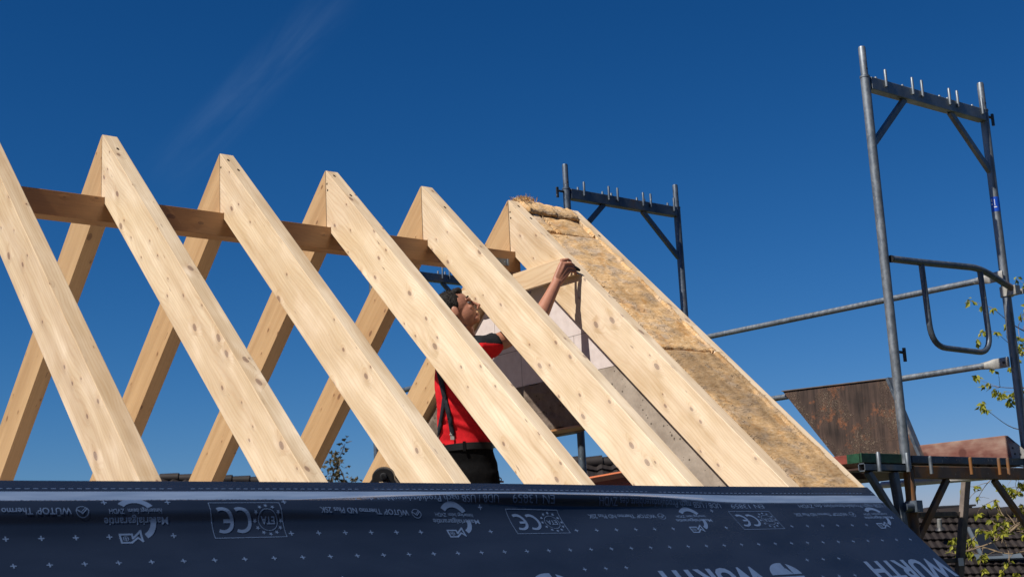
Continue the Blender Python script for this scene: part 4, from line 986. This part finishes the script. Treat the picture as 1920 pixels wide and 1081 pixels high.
# skylight in it
def on_roof(px, py):
    d = (at(px, py, 1)-CAM); t = nn_.dot(V(ra)-CAM)/nn_.dot(d); return CAM+d*t
sk = thing('skylight', on_roof(1850, 1020), 'grey framed skylight window in the dark neighbouring roof', 'window')
c4 = [on_roof(1812, 1000), on_roof(1838, 1000), on_roof(1878, 1052), on_roof(1838, 1054)]
m = MB(); m.prism([p+nn_*.04 for p in c4], nn_*.08); m.build('frame', 'dark_frame', sk)
ct = sum(c4, V((0, 0, 0)))/4
m = MB(); m.prism([ct+(p-ct)*.84+nn_*.118 for p in c4], nn_*.012); m.build('pane', 'glass', sk)
m = MB(); m.bar(c4[3]+nn_*.1-e*.1, c4[2]+nn_*.1+e*.3, .12, .03, nn_); m.build('flashing', 'grey_sheet', sk)
m = MB(); m.bar(c4[0]+nn_*.12, c4[3]+nn_*.12, .05, .03, nn_); m.build('side_flashing', 'grey_sheet', sk)
fb = thing('flat_dormer', at(1773, 958, 23), 'flat grey sheet-metal dormer on the dark neighbouring roof', 'dormer')
m = MB(); m.box(at(1773, 962, 23), .62, .9, .2, rh, fh, UP); m.build('box', 'grey_sheet', fb)
m = MB(); m.box(at(1773, 951, 23), .70, 1.0, .03, rh, fh, UP); m.build('cover', 'dark_frame', fb)
ch = thing('vent_pipe', at(1761, 985, 21.5), 'small metal vent pipe on the dark neighbouring roof left of the ladder', 'vent')
m = MB(); m.tube([at(1762, 990, 21.3), at(1761, 972, 21.3)], .035, 10); m.build('pipe', 'alu', ch, True); m = MB(); m.tube([at(1763, 992, 21.3), at(1762, 987, 21.3)], [.08, .04], 12); m.build('collar', 'black_iron', ch, True)
# roof seen through the gable opening
ra2 = at(1040, 870, 24); rb2 = at(1300, 862, 24)
tiled_roof('tiled_roof', ra2, rb2, (-fh*cos(radians(35))-UP*sin(radians(35))), 10, 'small patch of black tiled roof seen through the gable opening', step=.25, wave=.25)
og = thing('orange_skip', at(1140, 930, 15.5), 'orange painted metal edge seen through the gable opening', 'container')
a, b = at(1085, 903, 15), at(1230, 877, 16.2)
m = MB(); m.bar(a, b, .30, .055); m.build('rim', 'orange', og)
m = MB(); m.prism([a-UP*.03, b-UP*.03, b-UP*.9, a-UP*.9], (.02, .03, 0)); m.build('side', 'redpaint', og)
ra3 = at(300, 895, 34); rb3 = at(500, 902, 34)
tiled_roof('tiled_roof', ra3, rb3, (-fh*cos(radians(35))-UP*sin(radians(35))), 10, 'low dark distant roof ridge just above the navy sheet, left', step=.3)

# unseen dark roof behind the camera, added to blacken the membrane's reflection
tiled_roof('tiled_roof', (-16, -20.5, 6.5), (16, -20.5, 6.5), (0, cos(radians(48)), -sin(radians(48))), 24, 'large unseen dark tiled roof, added to darken the reflection in the membrane', step=.5, wave=.5)

# ------------------------------------------------------------------ trees
def leaf_at(m, p, sz, droop=.4):
    d = V((random.gauss(0, 1), random.gauss(0, 1), random.gauss(-droop, .6))).normalized(); s_ = d.cross(V((random.gauss(0, 1), random.gauss(0, 1), random.gauss(0, 1)))).normalized(); n_ = d.cross(s_)
    L = sz*random.uniform(.7, 1.2); w_ = L*.28
    m.add([p, p+d*L*.45+s_*w_+n_*w_*.35, p+d*L-n_*w_*.3, p+d*L*.45-s_*w_+n_*w_*.35, p+d*L*.5], [(0, 1, 4), (1, 2, 4), (2, 3, 4), (3, 0, 4)])
def branch(m, ml, p, d, L, r, lev, maxl, lsz, ldens, droop, fan=.6):
    pts = [V(p)]; n = 5; dd = V(d).normalized()
    for i in range(n):
        dd = (dd+V((random.gauss(0, .16), random.gauss(0, .16), random.gauss(.02, .14)))).normalized(); pts.append(pts[-1]+dd*L/n)
    m.tube(pts, [r*(1-.6*i/n) for i in range(n+1)], 6 if lev else 8)
    if lev < maxl:
        for i in range(2, n+1):
            for _ in range(2 if lev == 0 else random.choice((1, 2))):
                nd = (dd+V((random.gauss(0, fan), random.gauss(0, fan), random.gauss(.1, fan)))).normalized(); branch(m, ml, pts[i], nd, L*random.uniform(.45, .7), r*.5, lev+1, maxl, lsz, ldens, droop, fan)
    if lev >= maxl-1:
        for i in range(1, n+1):
            for _ in range(ldens): leaf_at(ml, pts[i]+V((random.gauss(0, lsz*.6), random.gauss(0, lsz*.6), random.gauss(0, lsz*.5))), lsz, droop)
def tree(base, h, spread, mat, label, lsz, ldens, levels=3, bark='bark_dark', seed=1, cat='tree', clump=None):
    random.seed(seed); base = V(base); root = thing('tree', base, label, cat, 'distant trees behind the house')
    m = MB(); ml = MB(); pts = [base+UP*h*.55*i/4+V((random.gauss(0, .1), random.gauss(0, .1), 0))*i for i in range(5)]
    m.tube(pts, [h*.022*(1-.12*i) for i in range(5)], 10)
    for i in range(9):
        t = random.uniform(.55, 1); p = pts[2].lerp(pts[4], t); a = random.uniform(0, 2*pi); d = V((cos(a)*spread, sin(a)*spread, random.uniform(.4, 1.2)))
        branch(m, ml, p, d, h*random.uniform(.24, .36), h*.008, 0, levels-1, lsz, ldens, .2)
    branch(m, ml, pts[4], (0, 0, 1), h*.36, h*.011, 0, levels-1, lsz, ldens, .2)
    m.build('trunk', bark, root); ml.build('crown', mat, root)
    return root
def tree_px(px, ytop, depth, spread, mat, label, lsz, ldens, seed, levels=3):
    top = at(px, ytop, depth); base = V((top.x, top.y, -9)); tree(base, (top.z+9)*.785, spread, mat, label, lsz, ldens, levels, seed=seed)
tree_px(652, 842, 38, 1.0, 'leaf_brown', 'bronze leaved treetop between the rear rafters left of the black tool', .17, 9, 11)
tree_px(622, 868, 41, 1.0, 'leaf_green', 'green treetop low beside the bronze one', .17, 9, 12)
tree_px(462, 876, 45, .9, 'leaf_green', 'low sparse treetop above the navy sheet, second rafter gap', .17, 7, 13)
tree_px(1062, 822, 40, .9, 'leaf_green', 'green treetop seen through the gable opening beside the post', .17, 11, 14)
tree_px(962, 866, 36, .9, 'leaf_green', 'pale green treetop just right of the worker\'s hip', .34, 3, 15)
# young-leaved tree at the right edge, reaching in behind the scaffold
random.seed(5)
yt = thing('tree', at(2080, 900, 12.5), 'sparse tree with young yellow green leaves at the right edge', 'tree')
m = MB(); ml = MB()
b0 = at(2090, 1000, 12.5); m.tube([V((b0.x, b0.y, -9)), b0, at(2060, 700, 12.6), at(2040, 420, 12.7)], [.2, .12, .08, .03], 12)
def twig(pts, r0, d, nsub, nl, ls=.062):
    nsub = int(nsub*1.15)
    P_ = [at(x, y, d+.15*math.sin(i*1.7)) for i, (x, y) in enumerate(pts)]; P2 = bend(P_, .3, 4); m.tube(P2, [r0*(1-.75*i/(len(P2)-1)) for i in range(len(P2))], 7)
    for k in range(nsub):
        i = random.randrange(len(P2)//4, len(P2)); p = P2[i]; q = [p]; dd = (V((random.gauss(0, .7), random.gauss(0, .7), random.gauss(.1, .6)))-RT*.5).normalized()
        for _ in range(4): dd = (dd+V((random.gauss(0, .3), random.gauss(0, .3), random.gauss(-.05, .3)))).normalized(); q.append(q[-1]+dd*random.uniform(.03, .075))
        m.tube(q, [r0*.3, r0*.26, r0*.22, r0*.18, r0*.12], 5)
        if random.random() < nl:
            for c in (q[-1], q[2]):
                if random.random() < .8:
                    for _ in range(random.randint(5, 9)): leaf_at(ml, c+V((random.gauss(0, .012), random.gauss(0, .012), random.gauss(0, .012))), ls, 1.2)
    for _ in range(6): leaf_at(ml, P2[-1], ls, 1.2)
twig([(2060, 700), (1960, 640), (1900, 610), (1862, 578)], .010, 12.4, 6, .9)
twig([(2055, 760), (1960, 690), (1910, 660), (1868, 622)], .008, 12.2, 6, .9)
twig([(2060, 800), (1990, 720), (1900, 728), (1845, 722)], .008, 12.3, 6, .9)
twig([(2040, 640), (1960, 560), (1925, 528)], .008, 12.5, 5, .9)
twig([(2070, 860), (1960, 805), (1900, 806), (1850, 768)], .009, 12.0, 4, .9)
twig([(2075, 960), (1960, 880), (1890, 870), (1850, 905), (1835, 930)], .009, 12.0, 10, .8)
twig([(2075, 1000), (1970, 900), (1925, 890), (1880, 860)], .008, 12.6, 7, .9)
twig([(2080, 900), (1980, 930), (1925, 968), (1880, 1010), (1815, 1032)], .020, 12.0, 16, .6)
twig([(2080, 1010), (1980, 1020), (1925, 985), (1880, 970), (1868, 935)], .011, 12.2, 12, .6)
twig([(2080, 1060), (1985, 1060), (1930, 1030), (1890, 1040), (1830, 1020), (1805, 1040)], .010, 12.1, 12, .6)
twig([(2060, 800), (1960, 850), (1930, 900), (1900, 935), (1885, 920)], .009, 12.3, 9, .8)
m.build('trunk', 'bark', yt); ml.build('crown', 'leaf_spring', yt)
